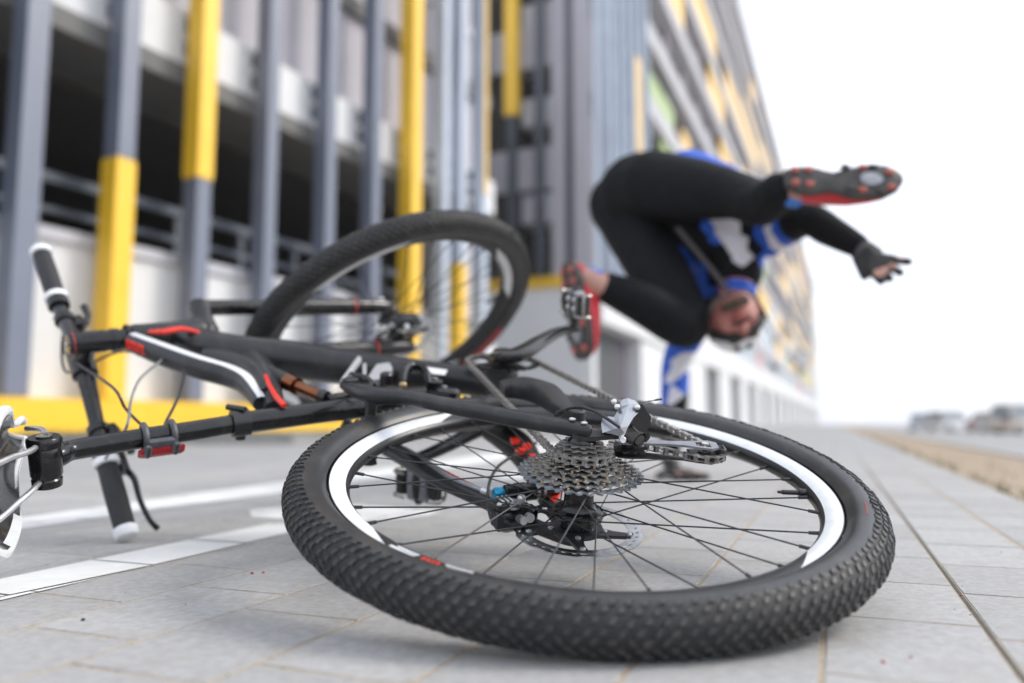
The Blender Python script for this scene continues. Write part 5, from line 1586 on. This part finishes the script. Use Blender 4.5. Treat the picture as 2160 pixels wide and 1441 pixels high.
for sg in (1, -1):
    g0, g1 = .190, HB
    b = MB()
    pts = [g0 + (g1 - g0) * i / 14 for i in range(15)]
    b.sweep([bar_pt(sg * s) for s in pts], [.0162 + .0012 * math.sin(math.pi * i / 14) for i in range(15)], 18)
    b.build('grip', M['grip'], bar)
    b = MB(); q = bar_pt(sg * g1); dr = (bar_pt(sg * g1) - bar_pt(sg * (g1 - .02))).normalized()
    b.sweep([q - dr * .004, q - dr * .002, q + dr * .008, q + dr * .013, q + dr * .0145], [.0165, .0195, .0195, .016, .008], 20); b.build('grip_end', M['grip_white'], bar)
    b = MB(); b.sweep([bar_pt(sg * (g0 - .012)), bar_pt(sg * (g0 - .010)), bar_pt(sg * (g0 + .001)), bar_pt(sg * (g0 + .003))], [.0165, .0205, .0205, .0165], 20); b.build('grip_ring', M['grip_white'], bar)
    # brake clamp, master cylinder and lever
    c0 = bar_pt(sg * .172)
    ld = (FF * .55 + FS * .80).normalized()
    if sg > 0: ld = (FF * .75 + FS * .3).normalized()
    b = MB(); b.sweep([c0 - FA * .009, c0 + FA * .009], [.019, .019], 16); b.box(c0 + ld * .022, .020, .020, .028, [FA, FA.cross(ld), ld], 0, .004)
    b.sweep([c0 + ld * .030 - FA * sg * .045, c0 + ld * .030 - FA * sg * .0, c0 + ld * .034 + FA * sg * .030], [.009, .0115, .010], 14, smooth=1)
    br = b.build('brake_lever', M['gloss_black'], bar)
    b = MB(); q = c0 + ld * .036 + FA * sg * .022
    b.sweep([q, q + ld * .014 + FA * sg * .018, q + ld * .012 + FA * sg * .06, q + ld * .020 + FA * sg * .10, q + ld * .032 + FA * sg * .115], [.006, .0055, .0046, .0044, .0052], 9, smooth=3); b.build('lever_blade', M['gloss_black'], br)
    b = MB(); q = c0 + ld * .030 - FA * sg * .030; b.lathe([(.013, 0), (.0135, .010), (.011, .014), (0, .0145)], q, V((-.75, .35, .45)), 16); b.build('reservoir_cap', M['silver'], br)
    b = MB(); q = c0 + ld * .028 - FA * sg * .052; b.ball(q, .0085, 12, 8); b.build('hose_joint', M['steel'], br)
    # shifter pod
    c1 = bar_pt(sg * .125)
    b = MB(); b.sweep([c1 - FA * .006, c1 + FA * .006], [.0175, .0175], 16); b.box(c1 + FF * .018 + FS * .020, .034, .030, .034, [FA, FF, FS], 0, .007)
    sh_ = b.build('shifter', M['gloss_black'], bar)
    b = MB(); q = c1 + FF * .018 + FS * .038; b.sweep([q, q + FA * sg * .02 + FS * .008, q + FA * sg * .045 + FS * .006], [.005, .006, .007], 8, smooth=1); b.build('shifter_paddle', M['alloy_black'], sh_)
# hoses from the bars to the frame and fork
c1_, c2_, c3_ = ([V(p[:3]) for p in PTS[k]] for k in ('cable1', 'cable2', 'cable3'))
b = MB(); b.sweep([bar_pt(.09) + FF * .018, bar_pt(.06) + FF * .035 - FS * .01] + c1_[1:] + [c1_[-1].lerp(c3_[-1], .5) + V((-.008, -.006, 0))] + c3_[::-1] + [c3_[0] + V((.012, .004, .004))], .0023, 9, smooth=3); b.build('gear_cable', M['hose'], bike)
b = MB(); b.sweep([c2_[0] + V((.012, -.004, .004))] + c2_ + [bar_pt(-.17) + FF * .03, bar_pt(-.19) + FF * .02], .0022, 9, smooth=3); b.build('brake_hose', M['hose_grey'], bike)
b = MB(); q0 = bar_pt(.12) + FF * .03
b.sweep([q0, q0 + FF * .06 - FA * .05, hd(.56) + FF * .10 + FA * .05, hd(.45) + FF * .06 + FA * .02, hd(.42) + FA * .06], .0025, 8, smooth=3); b.build('brake_hose', M['hose'], bike)
J={'pelvis':(0.4526,2.783,0.9943),'hipA':(0.48,2.653,0.9927),'thA':(0.5873,2.498,0.9306),'kneeA':(0.6678,2.344,0.8676),'calfA':(0.6988,2.2,0.8017),'ankA':(0.7049,2.088,0.8094),'hipB':(0.3985,2.855,0.9798),'thB':(0.4916,2.701,0.718),'kneeB':(0.557,2.561,0.5061),'calfB':(0.4191,2.476,0.5548),'ankB':(0.2799,2.411,0.6047),'bkA':(0.6455,2.878,1.047),'bkB':(0.8674,2.821,0.9184),'waist':(0.5806,2.757,0.9561),'chest':(0.7225,2.703,0.8946),'ribs':(0.6541,2.729,0.8314),'shR':(0.8292,2.571,0.8069),'shL':(0.7049,2.764,0.6852),'neck':(0.7511,2.626,0.6637),'head':(0.7158,2.579,0.5283),'chin':(0.6813,2.514,0.58),'crown':(0.7367,2.607,0.4542),'elbR':(0.875,2.331,0.7923),'wriR':(0.9685,2.202,0.6783),'handR':(0.9861,2.166,0.6401),'elbL':(0.5896,2.872,0.4162),'wriL':(0.5605,2.894,0.1047),'handL':(0.5593,2.86,0.0446),'soleA':(0.8263,1.979,0.7943),'heelA':(0.7094,2.036,0.8268),'toeA':(0.9802,2.018,0.811),'heelB':(0.1658,2.394,0.6713),'toeB':(0.2061,2.39,0.4097),'soleB':(0.1624,2.377,0.5403),'f1':(1.038,2.137,0.6301),'f2':(1.027,2.129,0.6028),'f3':(1.007,2.122,0.5758),'f4':(0.989,2.124,0.5607),'th':(0.9599,2.144,0.559),'zipa':(0.5445,2.608,0.8349),'zipb':(0.6343,2.591,0.7122),'zipc':(0.7057,2.552,0.6012),'sockA':(0.6946,2.067,0.826)}
SEEDS=[('b',(0.6041,2.564,0.8789)),('b',(0.6218,2.559,0.8305)),('b',(0.6424,2.553,0.7824)),('w',(0.6786,2.554,0.8748)),('w',(0.7051,2.55,0.8204)),('w',(0.7313,2.546,0.7604)),('w',(0.7465,2.549,0.7271)),('k',(0.7492,2.553,0.8839)),('k',(0.7679,2.539,0.821)),('k',(0.7801,2.536,0.7552)),('k',(0.774,2.542,0.6948)),('k',(0.5711,2.606,0.8583)),('k',(0.5901,2.592,0.7992)),('k',(0.6157,2.588,0.743)),('k',(0.6704,2.58,0.721)),('k',(0.7112,2.564,0.6759)),('k',(0.5946,2.621,0.7104)),('k',(0.6522,2.603,0.691)),('k',(0.7089,2.588,0.6413)),('b',(0.7921,2.51,0.8108)),('b',(0.7981,2.515,0.7658)),('b',(0.8133,2.53,0.7154)),('w',(0.8275,2.481,0.8065)),('w',(0.8364,2.485,0.762)),('w',(0.8487,2.5,0.7167)),('b',(0.8554,2.441,0.7967)),('b',(0.8642,2.445,0.7574)),('b',(0.8706,2.459,0.7231)),('k',(0.8684,2.371,0.7982)),('k',(0.8826,2.376,0.7486)),('k',(0.92,2.257,0.7344)),('b',(0.6871,2.837,1.154)),('b',(0.6594,2.866,1.164)),('b',(0.7386,2.84,1.129)),('b',(0.7901,2.843,1.099)),('w',(0.8801,2.78,1.031)),('b',(0.7359,2.704,1.084)),('w',(0.808,2.65,1.021)),('k',(0.6247,2.879,1.043)),('b',(0.5557,2.808,0.4528)),('b',(0.6012,2.786,0.4755)),('w',(0.5773,2.817,0.362)),('w',(0.5972,2.814,0.395)),('b',(0.5281,2.845,0.3805)),('w',(0.5391,2.817,0.362)),('w',(0.5607,2.825,0.2877)),('b',(0.5993,2.83,0.3377)),('b',(0.5365,2.854,0.2971)),('k',(0.5931,2.849,0.2468)),('k',(0.5513,2.852,0.2136)),('k',(0.5546,2.861,0.1305)),('b',(0.6801,2.792,0.6095)),('b',(0.5824,2.71,0.7279))]

# ------------------------------------------------------------------ the rider tumbling over
import bmesh
def capsules(caps, seg=18):
    """caps: list of [(point, radius), ...] chains -> list of meshes' verts/faces joined (overlapping closed tubes and balls)"""
    b = MB()
    for ch in caps:
        for (p, r) in ch: b.ball(p, r, seg, 10)
        if len(ch) > 1:
            P_, R_ = [V(p) for p, r in ch], [r for p, r in ch]
            b.sweep(P_, R_, seg, 0, True, None, 1.0, 2 if len(ch) > 2 else 0)
    return b
def skin_mesh(name, b, voxel, mats, smooth=4):
    me = b.mesh(name, mats)
    tmp = bpy.data.objects.new('tmp', me)
    COL.objects.link(tmp)
    m1 = tmp.modifiers.new('r', 'REMESH'); m1.mode = 'VOXEL'; m1.voxel_size = voxel
    m2 = tmp.modifiers.new('s', 'SMOOTH'); m2.factor = .5; m2.iterations = smooth
    dg = bpy.context.evaluated_depsgraph_get()
    out = bpy.data.meshes.new_from_object(tmp.evaluated_get(dg))
    bpy.data.objects.remove(tmp)
    bpy.data.meshes.remove(me)
    out.name = name
    out.materials.clear()
    for m in (mats if isinstance(mats, (list, tuple)) else [mats]): out.materials.append(m)
    out.polygons.foreach_set('use_smooth', [True] * len(out.polygons))
    return out
M['skin'] = mat('skin', (0.44, 0.235, 0.18), 0.5, var=0.10, scale=18)
M['skin_face'] = mat('flushed_skin', (0.38, 0.145, 0.12), 0.5, var=0.14, scale=16)
M['tights'] = mat('black_tights', (0.0055, 0.0062, 0.0080), 0.75, spec=0.18, var=0.2, scale=12, bump=0.55, bscale=26, dist=0.012)
M['jersey_black'] = mat('jersey_black', (0.0055, 0.006, 0.0068), 0.8, spec=0.18, var=0.15, scale=12, bump=0.5, bscale=30, dist=0.010)
M['jersey_blue'] = mat('jersey_blue', (0.010, 0.085, 0.48), 0.65, var=0.10, scale=12, bump=0.5, bscale=30, dist=0.010)
M['jersey_white'] = mat('jersey_white', (0.66, 0.65, 0.70), 0.7, var=0.04, scale=12, bump=0.5, bscale=30, dist=0.010)
M['shoe_red'] = mat('shoe_red', (0.56, 0.022, 0.032), 0.42, var=0.12, scale=30)
M['sole'] = mat('shoe_sole', (0.028, 0.027, 0.028), 0.6, col2=(0.060, 0.055, 0.052), scale=45)
M['stud'] = mat('salmon_stud', (0.42, 0.10, 0.075), 0.6, var=0.15, scale=40)
M['helmet'] = mat('helmet_white', (0.74, 0.75, 0.77), 0.28, var=0.03, scale=20)
M['helmet_black'] = mat('helmet_foam', (0.012, 0.010, 0.010), 0.7, var=0.2, scale=40)
M['sock'] = mat('sock_blue', (0.05, 0.20, 0.60), 0.8, var=0.1, scale=60)
M['glove'] = mat('glove_black', (0.012, 0.0125, 0.013), 0.65, col2=(0.024, 0.024, 0.024), scale=60)
M['beard'] = mat('beard_brown', (0.060, 0.035, 0.022), 0.8, var=0.25, scale=120)
M['eye'] = mat('eye_white', (0.7, 0.7, 0.68), 0.15, var=0.02, scale=50)
M['eye_dark'] = mat('eye_dark', (0.02, 0.015, 0.012), 0.15, var=0.02, scale=50)
M['lip'] = mat('lips', (0.36, 0.10, 0.09), 0.45, var=0.08, scale=60)
M['strap'] = mat('strap_grey', (0.09, 0.085, 0.085), 0.7, var=0.15, scale=60)

W = {k: V(v) for k, v in J.items()}
HU = (W['crown'] - W['chin']).normalized()          # towards the crown (downwards: he is upside down)
HF = V((-.10, -1, 0)); HF = (HF - HU * HF.dot(HU)).normalized()
HS = HU.cross(HF)
HC = W['head']
def hp(s, f, u): return HC + HS * s + HF * f + HU * u
def fingers(base, tips, r=.0088, bend=None, palm_n=None):
    out = []
    for p, t in zip(base, tips):
        mid = p.lerp(t, .5) + palm_n * .006
        out.append([(p, r * 1.08), (mid, r), (t, r * .82)])
    return out
# right hand: stretched out, fingers spread
hd_dir = (W['handR'] - W['wriR']).normalized()
pn = V((-.2, -.9, .35)).normalized()
spread = hd_dir.cross(pn).normalized()
palmR = W['wriR'] + hd_dir * .060
knR = [palmR + hd_dir * .030 + spread * x for x in (-.033, -.011, .011, .032)]
tipR_ = sorted([W['f1'], W['f2'], W['f3'], W['f4']], key=lambda p: p.dot(spread))
tipsR = []
for k, (p, t) in enumerate(zip(knR, tipR_)):
    L = (.042, .050, .050, .044)[k]
    tipsR.append(p + ((t - p).normalized() * .75 + hd_dir * .25).normalized() * L)
thR0 = W['wriR'] + hd_dir * .028 + (spread * .03 if (W['th'] - palmR).dot(spread) > 0 else -spread * .03)
thR = [(thR0, .012), (thR0.lerp(W['th'], .5) + hd_dir * .004, .0105), (thR0 + (W['th'] - thR0).normalized() * .065, .0085)]
# left hand: planted flat on the ground
hl_dir = V((.35, -.92, 0)).normalized(); sp2 = V((.92, .35, 0))
wl = W['wriL']; wl.z = .075
palmL = V((wl.x, wl.y, 0)) + hl_dir * .05 + V((0, 0, .022))
knL = [palmL + hl_dir * .032 + sp2 * x + V((0, 0, -.004)) for x in (-.034, -.011, .012, .033)]
tipsL = [k_ + (hl_dir + sp2 * a).normalized() * L + V((0, 0, -.008)) for k_, a, L in zip(knL, (-.35, -.1, .12, .4), (.060, .076, .080, .070))]
thL0 = palmL - hl_dir * .02 - sp2 * .032
thL = [(thL0, .012), (thL0 - sp2 * .03 + hl_dir * .012 + V((0, 0, -.005)), .0105), (thL0 - sp2 * .052 + hl_dir * .030 + V((0, 0, -.010)), .009)]

torso = [[(W['bkA'], .132), (W['bkB'], .128)], [(W['pelvis'], .140), (W['waist'], .130), (W['chest'] + V((0, .02, .03)), .142)], [(W['waist'] + V((.05, 0, -.02)), .115), (W['ribs'], .115)], [(W['chest'], .125), (W['shR'], .070)], [(W['chest'], .115), (W['shL'], .072)],
         [(W['chest'] + V((.03, -.02, -.06)), .110), (W['neck'] + V((0, .02, .03)), .075)]]
armR = [[(W['shR'], .066), (W['shR'].lerp(W['elbR'], .5), .052), (W['elbR'], .043), (W['elbR'].lerp(W['wriR'], .35), .042), (W['wriR'], .027)]]
armL = [[(W['shL'], .066), (W['shL'].lerp(W['elbL'], .5), .054), (W['elbL'], .045), (W['elbL'].lerp(wl, .35), .043), (wl, .028)]]
legA = [[(W['hipA'], .112), (W['thA'], .092), (W['kneeA'], .066), (W['calfA'], .057), (W['ankA'], .040)]]
legB = [[(W['hipB'], .115), (W['thB'], .096), (W['kneeB'], .070), (W['calfB'], .062), (W['ankB'], .041)]]
neck = [[(W['neck'] + V((0, .03, .05)), .062), (W['neck'].lerp(HC, .55), .056), (HC - HU * .03, .055)]]
head = [[(hp(0, -.012, .035), .086), (hp(0, .008, -.01), .074), (hp(0, .025, -.062), .046)], [(hp(0, .075, .022), .012), (hp(0, .094, -.012), .0155)], [(hp(0, .058, -.082), .024), (hp(.02, .035, -.07), .026)], [(hp(0, .058, -.082), .024), (hp(-.02, .035, -.07), .026)],
        [(hp(-.035, .066, .030), .013), (hp(0, .074, .033), .012), (hp(.035, .066, .030), .013)], [(hp(.04, .055, -.015), .02)], [(hp(-.04, .055, -.015), .02)]]
ears = [[(hp(s * .080, -.005, .005), .014), (hp(s * .085, -.012, .025), .016), (hp(s * .080, -.006, -.018), .010)] for s in (-1, 1)]
hands = [[(W['wriR'], .027), (palmR - hd_dir * .02, .024)], [(palmR - hd_dir * .018 + spread * .014, .019), (knR[0], .0125)], [(palmR - hd_dir * .018 + spread * .004, .019), (knR[1], .0135)], [(palmR - hd_dir * .018 - spread * .004, .019), (knR[2], .0135)], [(palmR - hd_dir * .018 - spread * .014, .019), (knR[3], .0125)], thR]
hands += fingers(knR, tipsR, .0088, None, pn)
handsL = [[(wl, .028), (palmL - hl_dir * .025 + V((0, 0, .006)), .024)]] + [[(palmL - hl_dir * .018, .018), (k_, .0125)] for k_ in knL] + [thL] + fingers(knL, tipsL, .0088, None, V((0, 0, 1)))
# feet
fdA = (W['toeA'] - W['heelA']).normalized()          # right foot: sole towards the viewer
snA = V((.10, -.95, .24)); snA = (snA - fdA * snA.dot(fdA)).normalized()
fdB = (W['toeB'] - W['heelB']).normalized()
snB = V((-.80, -.60, .05)); snB = (snB - fdB * snB.dot(fdB)).normalized()
def foot_caps(heel, fd, sn, ank):
    up = -sn
    h = heel + fd * .045 + up * .045
    return [[(ank, .040), (h, .038)], [(h, .036), (heel + fd * .15 + up * .038, .034), (heel + fd * .24 + up * .026, .026)]]
feet = foot_caps(W['heelA'], fdA, snA, W['ankA']) + foot_caps(W['heelB'], fdB, snB, W['ankB'])
base = V((W['palm'] if 'palm' in W else palmL)); base = V((palmL.x, palmL.y, 0))
person = skin_mesh('person', capsules(torso + armR + armL + legA + legB + neck + head + ears + hands + handsL + feet, 14), .0062, [M['skin'], M['skin_face']], 3)
for p in person.polygons:
    if (p.center - HC).length < .15 and (p.center - HC).dot(HU) > -.115: p.material_index = 1
rider = link('person', person)
person.transform(Matrix.Translation(-base)); rider.location = base
tag(rider, 'cyclist in black tights and blue and white jersey tumbling upside down onto one hand', 'person')
def wear(name, me, label=None, parent=rider):
    me.transform(Matrix.Translation(-base))
    o = link(name, me, parent)
    if label: o['label'] = label
    return o
def wearb(b, name, m, parent=rider, angle=40, label=None):
    o = b.build(name, m, parent, angle)
    o.data.transform(Matrix.Translation(-base))
    if label: o['label'] = label
    return o
def grow(chs, d, cut_end=0.0):
    out = []
    for ch in chs:
        c = [(p, r + d) for p, r in ch]
        if cut_end:
            (p0, r0), (p1, r1) = c[-2], c[-1]
            c[-1] = (p1.lerp(p0, cut_end), r1 + (r0 - r1) * cut_end)
        out.append(c)
    return out
tights = skin_mesh('tights', capsules(grow([[(W['pelvis'], .142), (W['waist'].lerp(W['pelvis'], .6), .130)]], .007) + grow(legA, .006, .0) + grow(legB, .006, .10) + [[(W['hipA'], .118), (W['pelvis'], .150), (W['hipB'], .122)]], 18), .0075, M['tights'], 5)
wear('tights', tights)
jersey = skin_mesh('jersey', capsules(grow(torso, .008) + grow(armR, .006, .10) + grow(armL, .006, .12), 18), .0052, [M['jersey_black'], M['jersey_blue'], M['jersey_white']], 5)
SD = [({'k': 0, 'b': 1, 'w': 2}[c], V(p)) for c, p in SEEDS]
for p in jersey.polygons:
    c = p.center
    p.material_index = min(SD, key=lambda s_: (s_[1] - c).length_squared)[0]
jo = wear('jersey', jersey)
# zip line down the chest
b = MB(); b.sweep([W['zipa'], W['zipb'], W['zipc']], .008, 8, smooth=2); wearb(b, 'zip', M['strap'], jo)
# collar
b = MB(); cdir = (HC - W['neck']).normalized(); q = W['neck'].lerp(HC, .56)
b.sweep([q - cdir * .05, q + cdir * .012], [.060, .052], 22, 0, True); wearb(b, 'collar', M['jersey_blue'], jo)
# gloves leave the finger ends bare
gl = [[(p.lerp(q_, t), r + .0022) for (p, r), (q_, _), t in zip(ch, ch[1:] + [ch[-1]], (0, 0, 0))] for ch in []]
def glove(chs, fing, th):
    out = grow(chs, .0032)
    for ch in fing:
        (p0, r0), (p1, r1), (p2, r2) = ch
        out.append([(p0, r0 + .003), (p1.lerp(p2, .92), r1 + .0022)])
    (p0, r0), (p1, r1), (p2, r2) = th
    out.append([(p0, r0 + .003), (p1.lerp(p2, .85), r1 + .002)])
    return out
gR = skin_mesh('glove', capsules(glove([[(W['wriR'] + hd_dir * .022, .0275), (palmR - hd_dir * .02, .024)]] + hands[1:5], fingers(knR, tipsR, .0088, None, pn), thR), 12), .004, M['glove'], 2)
gL = skin_mesh('glove', capsules(glove([[(wl - V((0, 0, .012)), .0285), (palmL - hl_dir * .025 + V((0, 0, .006)), .024)]] + handsL[1:5], fingers(knL, tipsL, .0088, None, V((0, 0, 1))), thL), 12), .004, M['glove'], 2)
wear('glove', gR); wear('glove', gL)
b = MB(); b.sweep([W['wriR'] + hd_dir * .018, W['wriR'] + hd_dir * .030], [.0315, .0315], 18); wearb(b, 'glove_cuff', M['strap'])

# shoes
def shoe(heel, fd, sn, flip=1):
    up = -sn; side = fd.cross(up).normalized() * flip
    L = .292
    st = [(0, .018, .030), (.03, .033, .060), (.07, .036, .075), (.12, .036, .078), (.17, .041, .066), (.22, .045, .052), (.255, .040, .040), (.28, .026, .028), (L, .008, .014)]
    b = MB(); n = 14; secs = []
    for s, w_, h_ in st:
        ring = []
        cx_ = .006 * math.sin(math.pi * s / L) * (-1) + (.006 if s > .2 else 0)
        for k in range(n):
            a = 2 * math.pi * k / n
            y_ = math.sin(a)
            ring.append(heel + fd * s + side * (cx_ + w_ * math.copysign(abs(math.cos(a)) ** .8, math.cos(a))) + up * (.012 + (h_ * (y_ * .5 + .5))))
        secs.append(ring)
    blend(b, secs)
    so = wearb(b, 'shoe', M['shoe_red'], rider, 60)
    b = MB(); secs = []
    for s, w_, h_ in st:
        cx_ = .006 * math.sin(math.pi * s / L) * (-1) + (.006 if s > .2 else 0)
        arch = 1.0 if s < .09 or s > .16 else .66
        c0 = heel + fd * (s * 1.02 - .003) + side * cx_
        ww = (w_ + .004) * arch
        secs.append([c0 + side * ww + up * .016, c0 + side * ww * .96, c0 + side * ww * .7 - up * .004, c0 - side * ww * .7 - up * .004, c0 - side * ww * .96, c0 - side * ww + up * .016])
    blend(b, secs)
    sole = wearb(b, 'sole', M['sole'], so, 50)
    for s, w_ in ((.022, .019), (.022, -.019), (.058, .022), (.058, -.022), (.195, .034), (.19, -.033), (.262, .022), (.262, -.022)):
        b = MB(); c0 = heel + fd * s + side * w_ - up * .003
        b.box(c0 - up * .005, .020, .014, .012, [fd, side, up], 0, .003)
        wearb(b, 'stud', M['stud'], so)
    for s, w_ in ((.15, .032), (.22, .036), (.235, -.034), (.16, -.03)):
        b = MB(); c0 = heel + fd * s + side * w_ - up * .003; b.box(c0 - up * .005, .022, .012, .014, [fd, side, up], 0, .003); wearb(b, 'sole_lug', M['sole'], so)
    b = MB(); c0 = heel + fd * .212 - up * .004
    b.prism([c0 + fd * x + side * y for x, y in ((-.024, -.010), (-.010, -.018), (.010, -.018), (.030, -.007), (.030, .007), (.010, .018), (-.010, .018), (-.024, .010))], -up * .006)
    cl = wearb(b, 'cleat', M['grey_alloy'], so)
    for x in (-.008, .010):
        b = MB(); b.lathe([(.006, 0), (.006, .003), (0, .003)], c0 + fd * x - up * .006, -up, 10); wearb(b, 'cleat_bolt', M['steel_dark'], so)
    # straps over the instep
    for s in (.12, .17, .21):
        b = MB(); h_ = .066 if s < .15 else .060 if s < .2 else .050
        b.sweep([heel + fd * s + side * .040 + up * .03, heel + fd * (s + .004) + side * .026 + up * (h_ * .9 + .010), heel + fd * (s + .006) + up * (h_ + .016), heel + fd * (s + .004) - side * .026 + up * (h_ * .9 + .010), heel + fd * s - side * .040 + up * .03], .009, 8, smooth=1, flat=.3, ref=up)
        wearb(b, 'shoe_strap', M['jersey_white'] if s == .17 else M['shoe_red'], so)
    return so
shoe(W['heelA'], fdA, snA, 1)
shoe(W['heelB'], fdB, snB, -1)
for a, hl, fd, sn in (('ankA', W['heelA'], fdA, snA), ('ankB', W['heelB'], fdB, snB)):
    top = W[a]; low = hl + fd * .05 - sn * .07
    b = MB(); b.sweep([top.lerp(low, .25), top.lerp(low, .6), low], [.0435, .042, .043], 16); wearb(b, 'sock', M['sock'])

# head: eyes, brows, mouth, beard, hair, glasses strap, helmet
for s in (-1, 1):
    b = MB(); b.ball(hp(s * .032, .066, .014), .0125, 12, 8); eo = wearb(b, 'eye', M['eye'])
    b = MB(); b.ball(hp(s * .032, .0755, .013), .0058, 10, 6); wearb(b, 'iris', M['eye_dark'], eo)
    b = MB(); b.sweep([hp(s * .014, .082, .031), hp(s * .034, .081, .038), hp(s * .052, .068, .032)], [.004, .005, .003], 7, smooth=1); wearb(b, 'eyebrow', M['beard'])
b = MB(); b.sweep([hp(-.026, .070, -.050), hp(-.010, .080, -.045), hp(0, .081, -.047), hp(.010, .080, -.045), hp(.026, .070, -.050)], [.002, .005, .005, .005, .002], 8, smooth=1)
b.sweep([hp(-.022, .070, -.054), hp(0, .080, -.057), hp(.022, .070, -.054)], [.002, .006, .002], 8, smooth=1); wearb(b, 'mouth', M['lip'])
bd = skin_mesh('beard', capsules([[(hp(s * .030, .058, -.088), .018), (hp(0, .070, -.094), .018)] for s in (-1, 1)] + [[(hp(-.028, .076, -.034), .0065), (hp(0, .088, -.032), .007), (hp(.028, .076, -.034), .0065)]], 10), .005, M['beard'], 2)
wear('beard', bd)
# helmet shell with vents
b = MB(); nu_, nv_ = 26, 10
def shell(u_, v_, k):
    a, e = 2 * math.pi * u_ / nu_, (math.pi * .5) * v_ / nv_
    cut = -.022 if math.cos(a) > 0 else -.055
    f = math.cos(a) * math.cos(e); s_ = math.sin(a) * math.cos(e); h_ = math.sin(e)
    return hp(s_ * .094 * k, f * .114 * k - .028, .040 + cut * (1 - h_) ** 2 + h_ * .084 * k)
out = [[shell(u_, v_, 1.0) for u_ in range(nu_)] for v_ in range(nv_ + 1)]
inn = [[shell(u_, v_, .86) for u_ in range(nu_)] for v_ in range(nv_ + 1)]
vs = [p for r_ in out for p in r_] + [p for r_ in inn for p in r_]
N0 = nu_ * (nv_ + 1)
fs, ms = [], []
for v_ in range(nv_):
    for u_ in range(nu_):
        u2 = (u_ + 1) % nu_
        vent = (u_ % 4 in (1,)) and 2 <= v_ <= 7
        fs.append([v_ * nu_ + u_, v_ * nu_ + u2, (v_ + 1) * nu_ + u2, (v_ + 1) * nu_ + u_]); ms.append(1 if vent else 0)
        fs.append([N0 + v_ * nu_ + u2, N0 + v_ * nu_ + u_, N0 + (v_ + 1) * nu_ + u_, N0 + (v_ + 1) * nu_ + u2]); ms.append(1)
for u_ in range(nu_):
    u2 = (u_ + 1) % nu_
    fs.append([u2, u_, N0 + u_, N0 + u2]); ms.append(1)
b.add(vs, fs, ms)
hel = wearb(b, 'helmet', [M['helmet'], M['helmet_black']], rider, 60)
b = MB(); b.sweep([shell(u_, 0, .93) for u_ in range(nu_)], .017, 10, closed=True); wearb(b, 'helmet_rim', M['helmet_black'], hel)
for s in (-1, 1):
    b = MB(); b.sweep([hp(s * .094, .03, .03), hp(s * .086, .012, -.03), hp(s * .052, .02, -.095), hp(0, .04, -.115)], .006, 7, smooth=2, flat=.4); wearb(b, 'chin_strap', M['strap'], hel)
